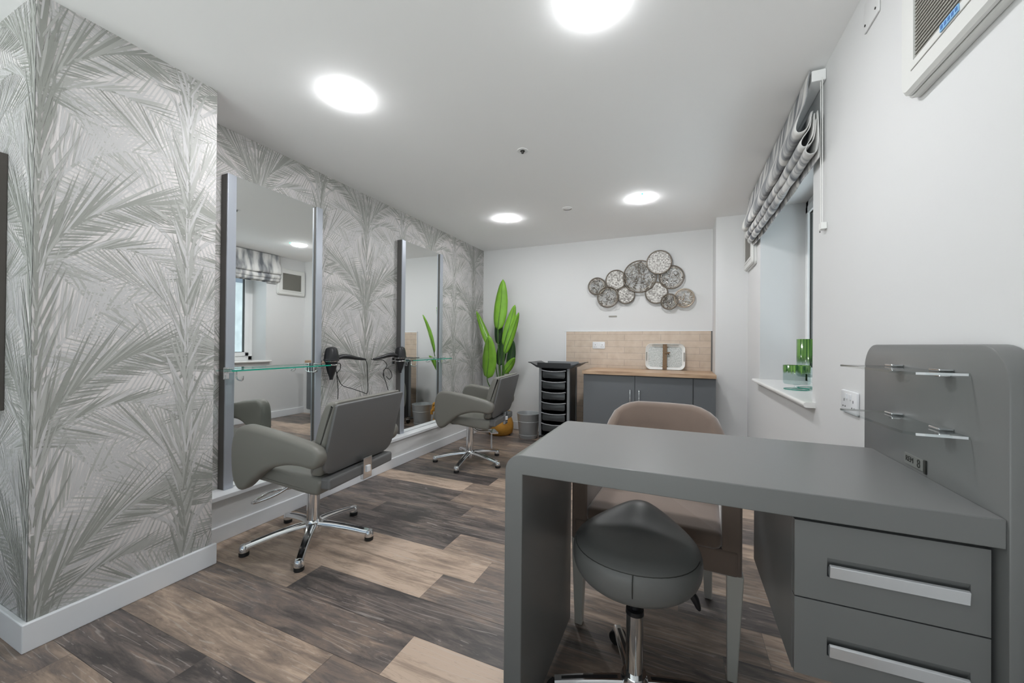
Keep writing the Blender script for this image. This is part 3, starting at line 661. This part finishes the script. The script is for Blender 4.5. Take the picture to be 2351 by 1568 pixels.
mb=MB(); mb.lathe([(.014,.40),(.014,.30),(.027,.298),(.028,.285)],(0,0,0),'black_plastic',24); mb.obj('gas_piston',st,smooth=40)
mb=MB(); mb.lathe([(.0265,.29),(.0265,.10),(.0265,.06)],(0,0,0),'chrome',28); mb.obj('column',st,smooth=40)
mb=MB(); mb.tube(spline([(.05,-.01,.41),(.12,.02,.395),(.165,.04,.36),(.185,.045,.315)],4,False),[.006]*6+[.009,.011,.012,.012,.010,.008,.004],'black_plastic',10); mb.obj('height_lever',st,smooth=60)
mb=MB(); mb.lathe([(0,.10),(.036,.10),(.042,.085),(.042,.06),(.036,.05),(0,.05)],(0,0,0),'chrome',28); mb.obj('hub',st,smooth=45)
for k in range(4):
    a=math.radians((20,110,200,290)[k]); mb=MB(); star_arm(mb,a,.25,.03,.078,.062,'chrome','black_plastic',.02,.016); leg=mb.obj('base_leg',st,smooth=45)
    mb=MB(); cx_,cy_=.25*cos(a),.25*sin(a); ca=a+.9; d=Vector((cos(ca),sin(ca),0)); s_=Vector((-sin(ca),cos(ca),0))
    for q in (-.014,.014):
        T=Matrix.Translation(Vector((cx_,cy_,.025))+s_*q)@Matrix.Rotation(ca,4,'Z'); mb.T=T; mb.lathe([(0,-.008),(.022,-.008),(.025,-.005),(.025,.005),(.022,.008),(0,.008)],(0,0,0),'rubber',20,axis='y')
    mb.T=None; mb.tube([(cx_,cy_,.03),(cx_,cy_,.062)],.006,'black_plastic',8); mb.box(cx_-.012,cx_+.012,cy_-.012,cy_+.012,.046,.056,'black_plastic'); mb.obj('caster',leg,smooth=40)
# ------------------------------------------------------------ velvet tub chair
tc_=thing('tub_chair','taupe velvet tub chair with cream tapered legs behind the desk','chair',(-.100,1.515,0),math.radians(-3))
# U-shaped shell: plan path front-left -> back -> front-right (local: +y is the back)
path=[]; W=.297; D0=.0; D1=.36
for k in range(8): path.append((-W-.0+.0*k,D0+(D1-D0)*k/8))
for k in range(21):
    a=PI-PI*k/20; path.append((W*cos(a)*abs(1),D1+.20*abs(sin(a))**.75))
for k in range(8): path.append((W,D1-(D1-D0)*(k+1)/8))
N=len(path); mb=MB(); vs=[];fs=[]
def top_h(x,y):
    t_=max(0,min(1,(y-.02)/.50)); base=.60+.06*t_
    bk=max(0,min(1,(y-.40)/.14)); ed=1/(1+math.exp((abs(x)-.278)/.012))
    return base+(.838-base)*(bk**.6)*ed
sec=14
for i,(x,y) in enumerate(path):
    a=Vector(path[max(i-1,0)]); b_=Vector(path[min(i+1,N-1)]); d=(b_-a).normalized(); nn=Vector((-d.y,d.x))   # outward
    th=.062; zt=top_h(x,y); lean=.05*max(0,(y-.38)/.18)
    P=[]
    zb=.345
    for (o,zf) in ((0,0),(.0,.25),(.0,.55),(.0,.80),(0,.93),(-.12,.985),(-.38,1.0),(-.62,1.0),(-.88,.985),(-1,.93),(-1,.80),(-1,.55),(-1,.25),(-1,0)):
        z=zb+(zt-zb)*zf; fr=zf
        px_=x+nn.x*(o*th+.02*fr*0)+0; py_=y+nn.y*(o*th)+lean*fr**1.5
        if zf>=.93: z=zt-(.022 if zf<.95 else (.006 if zf<.99 else 0))
        vs.append((px_,py_,z))
for i in range(N-1):
    for k in range(sec): fs.append((i*sec+k,(i+1)*sec+k,(i+1)*sec+(k+1)%sec,i*sec+(k+1)%sec))
fs.append(tuple(range(sec))); fs.append(tuple((N-1)*sec+k for k in range(sec-1,-1,-1)))
mb.add(vs,fs,'velvet'); mb.obj('shell',tc_,smooth=60,bevel=.008)
mb=MB(); mb.prism(rrect(-.238,.238,-.015,.50,[.12,.12,.03,.03],6),.425,.487,XYZ,'velvet',r=.022,n=4)
for v in mb.v: 
    if v.z>.46: v.z+=.012*max(0,1-(v.x/.22)**2)
mb.obj('seat_cushion',tc_,smooth=50)
mb=MB(); mb.prism(rrect(-.292,.292,-.005,.53,[.15,.15,.02,.02],6),.345,.43,XYZ,'velvet',r=.008,n=2); mb.obj('seat_base',tc_,smooth=50)
for (x,y,tx,ty) in ((-.272,.03,-.270,.025),(.277,.03,.268,.0),(-.19,.44,-.20,.48),(.19,.44,.20,.44)):
    mb=MB(); a,b_=.026,.015; vs=[(x+sx*a,y+sy*a,.347) for sx,sy in ((-1,-1),(1,-1),(1,1),(-1,1))]+[(tx+sx*b_,ty+sy*b_,0) for sx,sy in ((-1,-1),(1,-1),(1,1),(-1,1))]
    mb.add(vs,[(0,1,2,3),(7,6,5,4)]+[(k,(k+1)%4,4+(k+1)%4,4+k) for k in range(4)],'leg_cream'); mb.obj('leg',tc_,bevel=.004)
# ------------------------------------------------------------ kitchenette on the back wall
mb=MB(); TX0,TX1=-1.305,.322; mb.box(TX0,TX1,YB-.012,YB-.0005,.845,1.285,'tiles'); mb.box(TX0,-.957,YB-.012,YB-.0005,.02,.845,'tiles')
mb.box(TX0-.006,TX1,YB-.014,YB-.0005,1.285,1.293,'trim_white'); mb.box(TX0-.008,TX0,YB-.014,YB-.0005,.02,1.293,'trim_white'); mb.box(TX1-.012,TX1+.001,YB-.016,YB-.0005,.85,1.285,'grout_dark')
o=mb.obj('tile_splashback'); tag(o,'cream brick tiled splashback above the oak worktop','splashback')
cab=thing('base_cabinet','dark grey two door base cabinet with side panel under the worktop','cabinet',(-.32,4.42,0))
cl=Vector(cab.location)
def cpart(mb,name,p=None,**k):
    for v in mb.v: v-=cl
    return mb.obj(name,p or cab,**k)
mb=MB(); mb.box(-.957,.318,4.165,YB-.02,.10,.808,'door_grey'); mb.box(-.94,.318,4.22,YB-.02,0,.10,'door_grey'); cpart(mb,'cabinet_body')
for (a,b_,hx) in ((-.955,-.424,-.466),(-.420,.118,-.378)):
    mb=MB(); mb.box(a,b_,4.145,4.164,.11,.803,'door_grey'); d=cpart(mb,'door',bevel=.0015)
    mb=MB(); mb.tube([(hx,4.145,.66),(hx,4.118,.66),(hx,4.115,.655),(hx,4.115,.49),(hx,4.118,.485),(hx,4.145,.485)],.006,'chrome',10); cpart(mb,'handle',d,smooth=50)
mb=MB(); mb.box(.124,.318,4.150,4.164,.11,.803,'door_grey'); cpart(mb,'filler_panel',bevel=.0015)
mb=MB(); mb.box(-.966,.320,4.115,YB-.013,.810,.848,'worktop_oak'); o=mb.obj('worktop',bevel=.003); tag(o,'oak worktop lying on the dark grey base cabinet','worktop')
def socket(name,label,mtx,w_,h,switches=2,pins=True):
    t_=thing(name,label,'socket'); t_.matrix_world=mtx
    mb=MB(); mb.prism(rrect(-w_/2,w_/2,-h/2,h/2,.006,3),0,.009,XYZ,'socket_white',r=.003,n=2); mb.obj('face_plate',t_,smooth=40)
    for s_ in (-1,1):
        mb=MB(); mb.box(s_*w_*.12-.007,s_*w_*.12+.007,h*.12,h*.36,.008,.013,'socket_white'); mb.obj('switch',t_,bevel=.001)
        mb=MB(); c=s_*w_*.28
        mb.box(c-.0025,c+.0025,h*.0,h*.12,.0088,.0094,'ink_dark'); mb.box(c-.014,c-.007,-h*.25,-h*.19,.0088,.0094,'ink_dark'); mb.box(c+.007,c+.014,-h*.25,-h*.19,.0088,.0094,'ink_dark'); mb.obj('pin_holes',t_)
    return t_
toBack=Matrix(((1,0,0,0),(0,0,-1,0),(0,1,0,0),(0,0,0,1)))
toRight=Matrix(((0,0,-1,0),(-1,0,0,0),(0,1,0,0),(0,0,0,1)))
socket('double_socket','white double socket on the cream tiles',Matrix.Translation((-.90,YB-.0125,1.118))@toBack,.148,.084)
socket('double_socket','white double socket on the right wall behind the desk panel',Matrix.Translation((XR-.0005,1.862,.916))@toRight,.15,.086)
mb=MB(); mb.box(-.785,-.692,YB-.008,YB-.0005,1.458,1.474,'vent_slat'); o=mb.obj('wall_clip',bevel=.002); tag(o,'small grey strip fixed to the wall below the round wall art','wall strip')
# tray
tr=thing('serving_tray','white woven serving tray with brown strap leaning on the tiles','tray',(-.152,4.655,.850)); tr.rotation_euler=(math.radians(-9),0,0)
ro=rrect(-.205,.205,0,.29,.06,8); 
mb=MB(); ri=rrect(-.178,.178,.027,.263,.045,8)
vs=[];fs=[]; n=len(ro)
for (p,dy) in ((ro,-.03),(ro,-.024),(ri,-.006),(ri,-.001),(ro,-.02)):
    vs+=[(q[0],dy,q[1]) for q in p]
for k in range(4):
    for i in range(n): fs.append((k*n+i,k*n+(i+1)%n,(k+1)*n+(i+1)%n,(k+1)*n+i))
mb.add(vs,fs,'tray_white'); mb.obj('rim',tr,smooth=50,solid=.004)
for sd in (-1,1):
    mb=MB(); a,b_=(-.176,-.018) if sd<0 else (.018,.176)
    mb.prism(rrect(a,b_,.03,.26,.03,5),-.008,-.003,XZY,'weave'); mb.obj('woven_panel',tr)
    mb=MB(); mb.prism(rrect(sd*.196-.006,sd*.196+.006,.095,.195,.005,3),-.031,-.0245,XZY,'vent_slat'); mb.obj('grip_slot',tr)
mb=MB(); mb.box(-.024,.020,-.034,-.0305,.0,.285,'strap_brown'); mb.obj('strap',tr,bevel=.001)
mb=MB(); mb.box(-.14,.14,-.0315,-.0295,.268,.276,'vent_slat'); mb.obj('rim_line',tr)
mb=MB(); mb.tube([(.0,-.036,.18),(.03,-.045,.185),(.055,-.04,.19)],[.004,.012,.004],'strap_brown',8); mb.tube([(.03,-.04,.185),(.04,-.04,.165)],.006,'ink_dark',8); mb.obj('dried_sprig',tr,smooth=60)
# round wall art
art=thing('wall_art','cluster of round hammered metal discs hung on the back wall','wall art',(-.43,YB,1.83))
discs=[(-.923,1.829,.101,0),(-.70,1.893,.115,1),(-.43,1.916,.182,0),(-.22,2.062,.131,1),(-.091,1.889,.128,0),(-.789,1.692,.121,0),(-.584,1.71,.098,1),(-.248,1.722,.118,1),(-.112,1.615,.086,0),(.042,1.65,.1,2)]
dep=[.03,.028,.045,.055,.035,.04,.03,.03,.04,.035]
for (x,z,R_,kd),dy in zip(discs,dep):
    rr=random.Random(int(x*1000)); c=Vector((x+.43,-dy,z-1.83)); mb=MB(); mm=('wire_dark','wire_silver','wire_champ')[kd]
    if kd==1: mb.lathe([(0,0),(R_*.5,.002),(R_*.85,-.004),(R_*.97,-.012)],c,'hammered',32,axis='y'); 
    for i in range(170 if R_>.15 else (80 if kd!=1 else 30)):
        a=rr.uniform(0,2*PI); q=R_*math.sqrt(rr.random())*.92; l=rr.uniform(.12,.5)*R_; b_=rr.uniform(0,2*PI); pts=[]
        for s_ in range(5):
            px_=q*cos(a)+l*(s_/4-.5)*cos(b_)+rr.uniform(-.008,.008); pz=q*sin(a)+l*(s_/4-.5)*sin(b_)+rr.uniform(-.008,.008)
            h=math.hypot(px_,pz)
            if h>R_*.96: px_*=R_*.96/h; pz*=R_*.96/h
            pts.append((c.x+px_,c.y-.004-rr.uniform(0,.008),c.z+pz))
        mb.tube(pts,.0029 if kd!=1 else .0017,mm if rr.random()<.6 else 'wire_silver',5)
    d=mb.obj('disc',art,smooth=60)
    mb=MB(); mb.tube([(c.x+R_*cos(2*PI*k/40),c.y-.012,c.z+R_*sin(2*PI*k/40)) for k in range(40)],.0075,'wire_dark' if kd!=2 else 'wire_champ',8,closed=True)
    if kd!=1: mb.tube([(c.x+R_*.86*cos(2*PI*k/40),c.y-.006,c.z+R_*.86*sin(2*PI*k/40)) for k in range(40)],.003,'wire_champ',6,closed=True)
    mb.tube([(c.x,c.y,c.z),(c.x,0,c.z)],.004,'wire_dark',6)
    mb.obj('rim',d,smooth=60)
# ------------------------------------------------------------ trolley
tx,ty=-1.265,4.24
tl=thing('salon_trolley','black salon trolley with six drawers beside the cabinet','trolley',(tx,ty,0))
hw=.17; dp=.17
mb=MB(); 
for sd in (-1,1):
    mb.box(*sorted((sd*hw,sd*(hw-.016))),-dp+.02,dp,.11,.865,'trolley_black'); mb.box(*sorted((sd*(hw+.004),sd*(hw-.024))),-dp,-dp+.03,.10,.865,'trolley_grey'); mb.box(*sorted((sd*(hw+.004),sd*(hw-.01))),dp-.05,dp,.10,.865,'trolley_grey')
mb.box(-hw,hw,-dp,dp,.09,.115,'trolley_black'); mb.box(-hw,hw,dp-.012,dp,.11,.865,'trolley_black'); mb.obj('frame',tl,bevel=.003)
mb=MB(); pr=[(-.30,.925),(-.27,.925),(-.20,.895),(-.16,.885),(.16,.885),(.20,.895),(.27,.925),(.30,.925),(.30,.918),(.27,.912),(.20,.87),(.16,.862),(-.16,.862),(-.20,.87),(-.27,.912),(-.30,.918)]
mb.prism(pr,-dp-.02,dp+.02,XZY,'trolley_black'); mb.box(-.19,.19,-dp-.02,-dp-.012,.88,.922,'trolley_black'); mb.box(-.19,.19,dp+.012,dp+.02,.88,.925,'trolley_grey'); mb.obj('top_tray',tl,bevel=.003)
for k in range(6):
    z=.752-k*.117
    mb=MB(); mb.prism(rrect(-.128,.128,z,z+.072,[.006,.006,.02,.02],4),-dp-.012,-dp-.006,XZY,'trolley_drawer',r=.002,n=2); mb.box(-.12,.12,-dp-.006,dp-.02,z+.004,z+.068,'trolley_black'); d=mb.obj('drawer',tl,smooth=40)
    mb=MB(); vs=[]; 
    pts=spline([(-.138,-dp-.014,z+.086),(-.09,-dp-.026,z+.078),(0,-dp-.032,z+.073),(.09,-dp-.026,z+.078),(.138,-dp-.014,z+.086)],5,False)
    mb.tube(pts,.0065,'trolley_grey',8); mb.obj('drawer_pull',d,smooth=60)
for sx in (-1,1):
    for sy in (-1,1):
        mb=MB(); c=(sx*.155,sy*.14)
        mb.lathe([(0,-.014),(.026,-.014),(.030,-.009),(.030,.009),(.026,.014),(0,.014)],(c[0],c[1],.030),'rubber',20,axis='x'); mb.tube([(c[0],c[1],.03),(c[0],c[1],.095)],.008,'chrome',8); mb.box(c[0]-.020,c[0]+.020,c[1]-.02,c[1]+.02,.052,.064,'chrome'); mb.obj('caster',tl,smooth=40)
# ------------------------------------------------------------ waste bin
bn=thing('waste_bin','round galvanised grey waste bin between the plant and trolley','bin',(-1.672,4.36,0))
mb=MB(); mb.lathe([(0,0),(.105,0),(.108,.006),(.138,.285),(.142,.29),(.142,.296),(.136,.296),(.133,.285),(.104,.012),(0,.01)],(0,0,0),'grey_metal',40); mb.obj('body',bn,smooth=35)
for z in (.04,.2):
    mb=MB(); rz=.108+.03*z/.285+.0015; mb.tube([(rz*cos(2*PI*k/40),rz*sin(2*PI*k/40),z) for k in range(40)],.003,'grey_metal',6,closed=True); mb.obj('rib',bn,smooth=60)
# ------------------------------------------------------------ plant in a mustard fabric bag
px_,py_=-2.05,4.36
pl=thing('potted_plant','tall green paddle leaf plant in a mustard fabric bag pot','plant',(px_,py_,0))
mb=MB(); n=36; prof=[(0,.0),(.12,.0),(.155,.03),(.172,.08),(.170,.13),(.150,.18),(.125,.215),(.115,.235),(.122,.262),(.10,.25),(.09,.22)]
vs=[];fs=[]; rr=random.Random(4)
for i,(r_,z) in enumerate(prof):
    for k in range(n):
        a=2*PI*k/n; f=1+.03*sin(5*a+i*.7)+.025*sin(9*a-i)+rr.uniform(-.012,.012); zz=z*(1+.16*(i/10)*cos(a-.3))
        vs.append((r_*f*cos(a),r_*f*.92*sin(a),zz))
for i in range(len(prof)-1):
    for k in range(n): fs.append((i*n+k,i*n+(k+1)%n,(i+1)*n+(k+1)%n,(i+1)*n+k))
fs.append(tuple(range(n-1,-1,-1))); mb.add(vs,fs,'mustard'); bag=mb.obj('bag_pot',pl,smooth=70)
mb=MB()
mb.tube(spline([(.10,-.10,.235),(.125,-.11,.285),(.10,-.11,.325),(.075,-.10,.30),(.10,-.12,.27)],4,False),[.022+.006*sin(i) for i in range(17)],'mustard',10); mb.tube(spline([(.10,-.11,.26),(.135,-.12,.24),(.14,-.12,.19)],4,False),.018,'mustard',8); mb.obj('knotted_handle',bag,smooth=60)
mb=MB(); mb.lathe([(0,.215),(.10,.215),(.10,.20),(0,.2)],(0,0,0),'ink_dark',20); mb.obj('soil',pl)
leaves=[ # base(x,z) tip(x,z) width, y offset base/tip, material, yaw of blade
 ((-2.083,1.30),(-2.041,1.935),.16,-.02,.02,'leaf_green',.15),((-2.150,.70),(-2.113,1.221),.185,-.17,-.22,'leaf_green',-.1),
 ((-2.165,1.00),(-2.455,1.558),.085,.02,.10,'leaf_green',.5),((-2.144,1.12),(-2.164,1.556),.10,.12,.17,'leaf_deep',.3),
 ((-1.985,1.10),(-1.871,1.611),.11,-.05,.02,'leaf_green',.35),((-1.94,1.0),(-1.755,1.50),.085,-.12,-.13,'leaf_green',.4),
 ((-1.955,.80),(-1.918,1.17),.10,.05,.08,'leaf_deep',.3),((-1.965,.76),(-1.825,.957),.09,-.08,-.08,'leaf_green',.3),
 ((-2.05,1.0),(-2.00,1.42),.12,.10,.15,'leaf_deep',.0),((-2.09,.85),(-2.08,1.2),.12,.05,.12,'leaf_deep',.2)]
for (b0,tp,wd,dyb,dyt,mt,yw) in leaves:
    B=Vector((b0[0]-px_,dyb,b0[1])); T=Vector((tp[0]-px_,dyt,tp[1])); ax=T-B; L0=ax.length
    side=Vector((cos(yw),sin(yw),0)); side=(side-ax.normalized()*side.dot(ax.normalized())).normalized(); nm=ax.cross(side).normalized()
    if nm.y>0: nm=-nm
    vs=[];fs=[]; n=18
    for i in range(n+1):
        t_=i/n; wv=wd/2*(math.sin(PI*min(1,t_*.98+.02)**.80)**.55)*1.08 if 0<t_<1 else .002
        c=B+ax*t_+nm*(-.02*sin(PI*t_))
        for q in (-1,-.5,0,.5,1):
            vs.append(c+side*wv*q+nm*(.12*wd*abs(q)*-1+.012*wd*sin(30*t_)*abs(q)))
    for i in range(n):
        for k in range(4): fs.append((i*5+k,i*5+k+1,(i+1)*5+k+1,(i+1)*5+k))
    mb=MB(); mb.add(vs,fs,mt); lf=mb.obj('leaf',pl,smooth=80,solid=.0015)
    mb=MB(); root=Vector((rr.uniform(-.04,.04),rr.uniform(-.04,.04),.21)); mid=root.lerp(B,.6)+Vector((0,0,.03))
    P=spline([root,mid,B,B+ax*.5-nm*.022,B+ax*.93],5,False); mb.tube(P,[.009-.0075*i/len(P) for i in range(len(P))],'stem_green',8); mb.obj('stem',lf,smooth=60)
# ------------------------------------------------------------ roman blind
bl=thing('roman_blind','gathered grey patterned roman blind above the window','blind',(XR,3.0,2.0))
b0=Vector(bl.location); BY0,BY1=2.15,3.86
def bpart(mb,name,p=None,**k):
    for v in mb.v: v-=b0
    return mb.obj(name,p or bl,**k)
mb=MB(); mb.box(XR-.055,XR-.001,BY0,BY1,2.335,2.385,'upvc'); bpart(mb,'headrail',bevel=.004)
def sheet(pr,name,wob=1,m='blind_fabric',ph=0,th=.003):
    P=spline([(p[0],p[1],0) for p in pr],6,False); n=60; vs=[];fs=[]
    for j in range(n+1):
        y=BY0+(BY1-BY0)*j/n
        for i,p in enumerate(P):
            t_=i/(len(P)-1); o=wob*t_*(.006*sin(y*9+t_*6+ph)+.004*sin(y*23+t_*9+ph)); sag=-.018*wob*t_*sin(PI*j/n)
            vs.append((p.x+o,y,p.y+o*.4+sag))
    K=len(P)
    for j in range(n):
        for i in range(K-1): fs.append((j*K+i,j*K+i+1,(j+1)*K+i+1,(j+1)*K+i))
    mb=MB(); mb.add(vs,fs,m); return bpart(mb,name,smooth=80,solid=th)
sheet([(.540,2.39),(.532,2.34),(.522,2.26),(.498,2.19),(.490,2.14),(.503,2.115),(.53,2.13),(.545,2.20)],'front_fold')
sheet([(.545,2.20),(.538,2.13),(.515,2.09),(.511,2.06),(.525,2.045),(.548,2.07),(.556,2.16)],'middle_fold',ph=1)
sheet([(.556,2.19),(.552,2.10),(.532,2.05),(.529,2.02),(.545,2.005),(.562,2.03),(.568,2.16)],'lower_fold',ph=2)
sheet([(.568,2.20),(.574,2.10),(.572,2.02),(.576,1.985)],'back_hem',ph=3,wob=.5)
mb=MB()
for dy in (0,.025): mb.tube([(XR-.018,BY0-.01+dy,2.34),(XR-.016,BY0-.01+dy,1.68)],.0018,'cord_white',6)
bpart(mb,'pull_cord'); mb=MB(); mb.box(XR-.022,XR-.001,BY0-.016,BY0+.02,1.655,1.685,'cord_white'); mb.lathe([(0,0),(.004,0),(.004,.003)],(XR-.024,BY0+.0,1.645),'ink_dark',10,axis='x'); bpart(mb,'cord_cleat',bevel=.003)
# ------------------------------------------------------------ wall vents
def vent(yc,zc,w_,h,lb,label_side=1):
    t_=thing('wall_vent',lb,'vent',(XR,yc,zc),0,'square wall vents')
    mb=MB(); mb.prism(rrect(-w_/2,w_/2,-h/2,h/2,.03,5),-.02,0,YZX,'vent_white',r=.004,n=2); mb.obj('back_plate',t_,smooth=40)
    g=.095; a=w_/2-g+.02; c=h/2-g+.02
    mb=MB(); pr=rrect(-w_/2+.006,w_/2-.006,-h/2+.006,h/2-.006,.028,5); pi_=rrect(-a,a,-c,c,.004,5)
    vs=[];fs=[];n=len(pr)
    for p,x in ((pr,-.022),(pr,-.030),([(u*.965,v*.965) for u,v in pr],-.038),(pi_,-.040),(pi_,-.024)): vs+=[(x,u,v) for u,v in p]
    for k in range(4):
        for i in range(n): fs.append((k*n+i,k*n+(i+1)%n,(k+1)*n+(i+1)%n,(k+1)*n+i))
    mb.add(vs,fs,'vent_white'); mb.obj('front_cover',t_,smooth=35)
    mb=MB(); mb.box(-.024,-.021,-a,a,-c,c,'vent_dark'); 
    for k in range(30):
        z=-c+.006+(2*c-.012)*k/29; mb.box(-.037,-.026,-a,a,z-.0022,z+.0022,'vent_slat')
    mb.obj('louvre_grille',t_)
    mb=MB(); mb.box(-.0405,-.0395,-a-.01,a+.01,-c-.022,-c-.019,'vent_slat'); mb.obj('cover_seam',t_)
    return t_
v1=vent(1.195,2.035,.46,.45,'near square white wall vent at the top right corner of the photo')
mb=MB(); mb.box(-.0425,-.040,-.030,.036,-.165,-.149,'label_blue'); lab=mb.obj('label',v1); lab['label']='small blue sticker'
rr=random.Random(2)
for k in range(5):
    mb=MB(); y=.028-.013*k; mb.box(-.0432,-.0424,y-.004,y+.0035,-.161,-.153,'ink_blue'); mb.obj('print_mark',lab)
vent(4.245-.21+.04,2.035,.46,.40,'far square white wall vent beyond the window')
mb=MB(); mb.prism(rrect(1.64,1.75,2.237,2.345,.004,3),XR-.006,XR-.0005,YZX,'wall_paint',r=.002,n=2); mb.lathe([(0,0),(.004,0),(.004,.002)],(XR-.008,1.738,2.262),'ink_dark',10,axis='x'); mb.lathe([(0,0),(.004,0),(.004,.002)],(XR-.008,1.66,2.262),'ink_dark',10,axis='x')
o=mb.obj('blank_plate',smooth=40); tag(o,'small white blanking plate high on the right wall by the near vent','wall plate')
# ------------------------------------------------------------ dark screen on the pillar's front
sc=thing('wall_screen','black framed panel at the left edge of the photo, on the pillar front','screen',(-2.75,YP0,.85))
mb=MB(); mb.box(-.37,.345,-.042,0,0,1.0,'frame_brown'); mb.obj('casing',sc,bevel=.004)
mb=MB(); mb.box(-.355,.33,-.045,-.0422,.015,.985,'screen_black'); mb.obj('screen_face',sc)
# ------------------------------------------------------------ glasses on the sill
def vase(x,y,R_,hb,ht,lb,m_):
    z0=WZ0+.026; t_=thing('glass_candle_holder',lb,'candle holder',(x,y,z0),0,'green rimmed glass candle holders')
    mb=MB(); mb.lathe([(0,hb),(R_*.9,hb+.001),(R_*.99,hb+.008),(R_,hb+.02),(R_,ht)],(0,0,0),m_,40); mb.f.pop(); mb.mi.pop(); mb.obj('bowl',t_,smooth=40,solid=.0025)
    mb=MB(); mb.lathe([(0,0.001),(R_*.95,.001),(R_*.95,.003),(R_*.5,.006),(.018,.010),(.012,.018),(.012,hb-.008),(.02,hb-.001)],(0,0,0),'pane',32); mb.obj('foot',t_,smooth=40)
    mb=MB(); mb.tube([(R_*.95*cos(2*PI*k/32),R_*.95*sin(2*PI*k/32),.003) for k in range(32)],.0022,'glass_green_edge',6,closed=True); mb.obj('foot_rim',t_,smooth=60)
vase(.672,2.93,.070,.034,.152,'short footed glass candle holder with green brushed rim, left one on the sill','green_glass_short')
vase(.775,3.06,.072,.075,.318,'tall glass candle holder with deep green brushed rim on the sill','green_glass_tall')
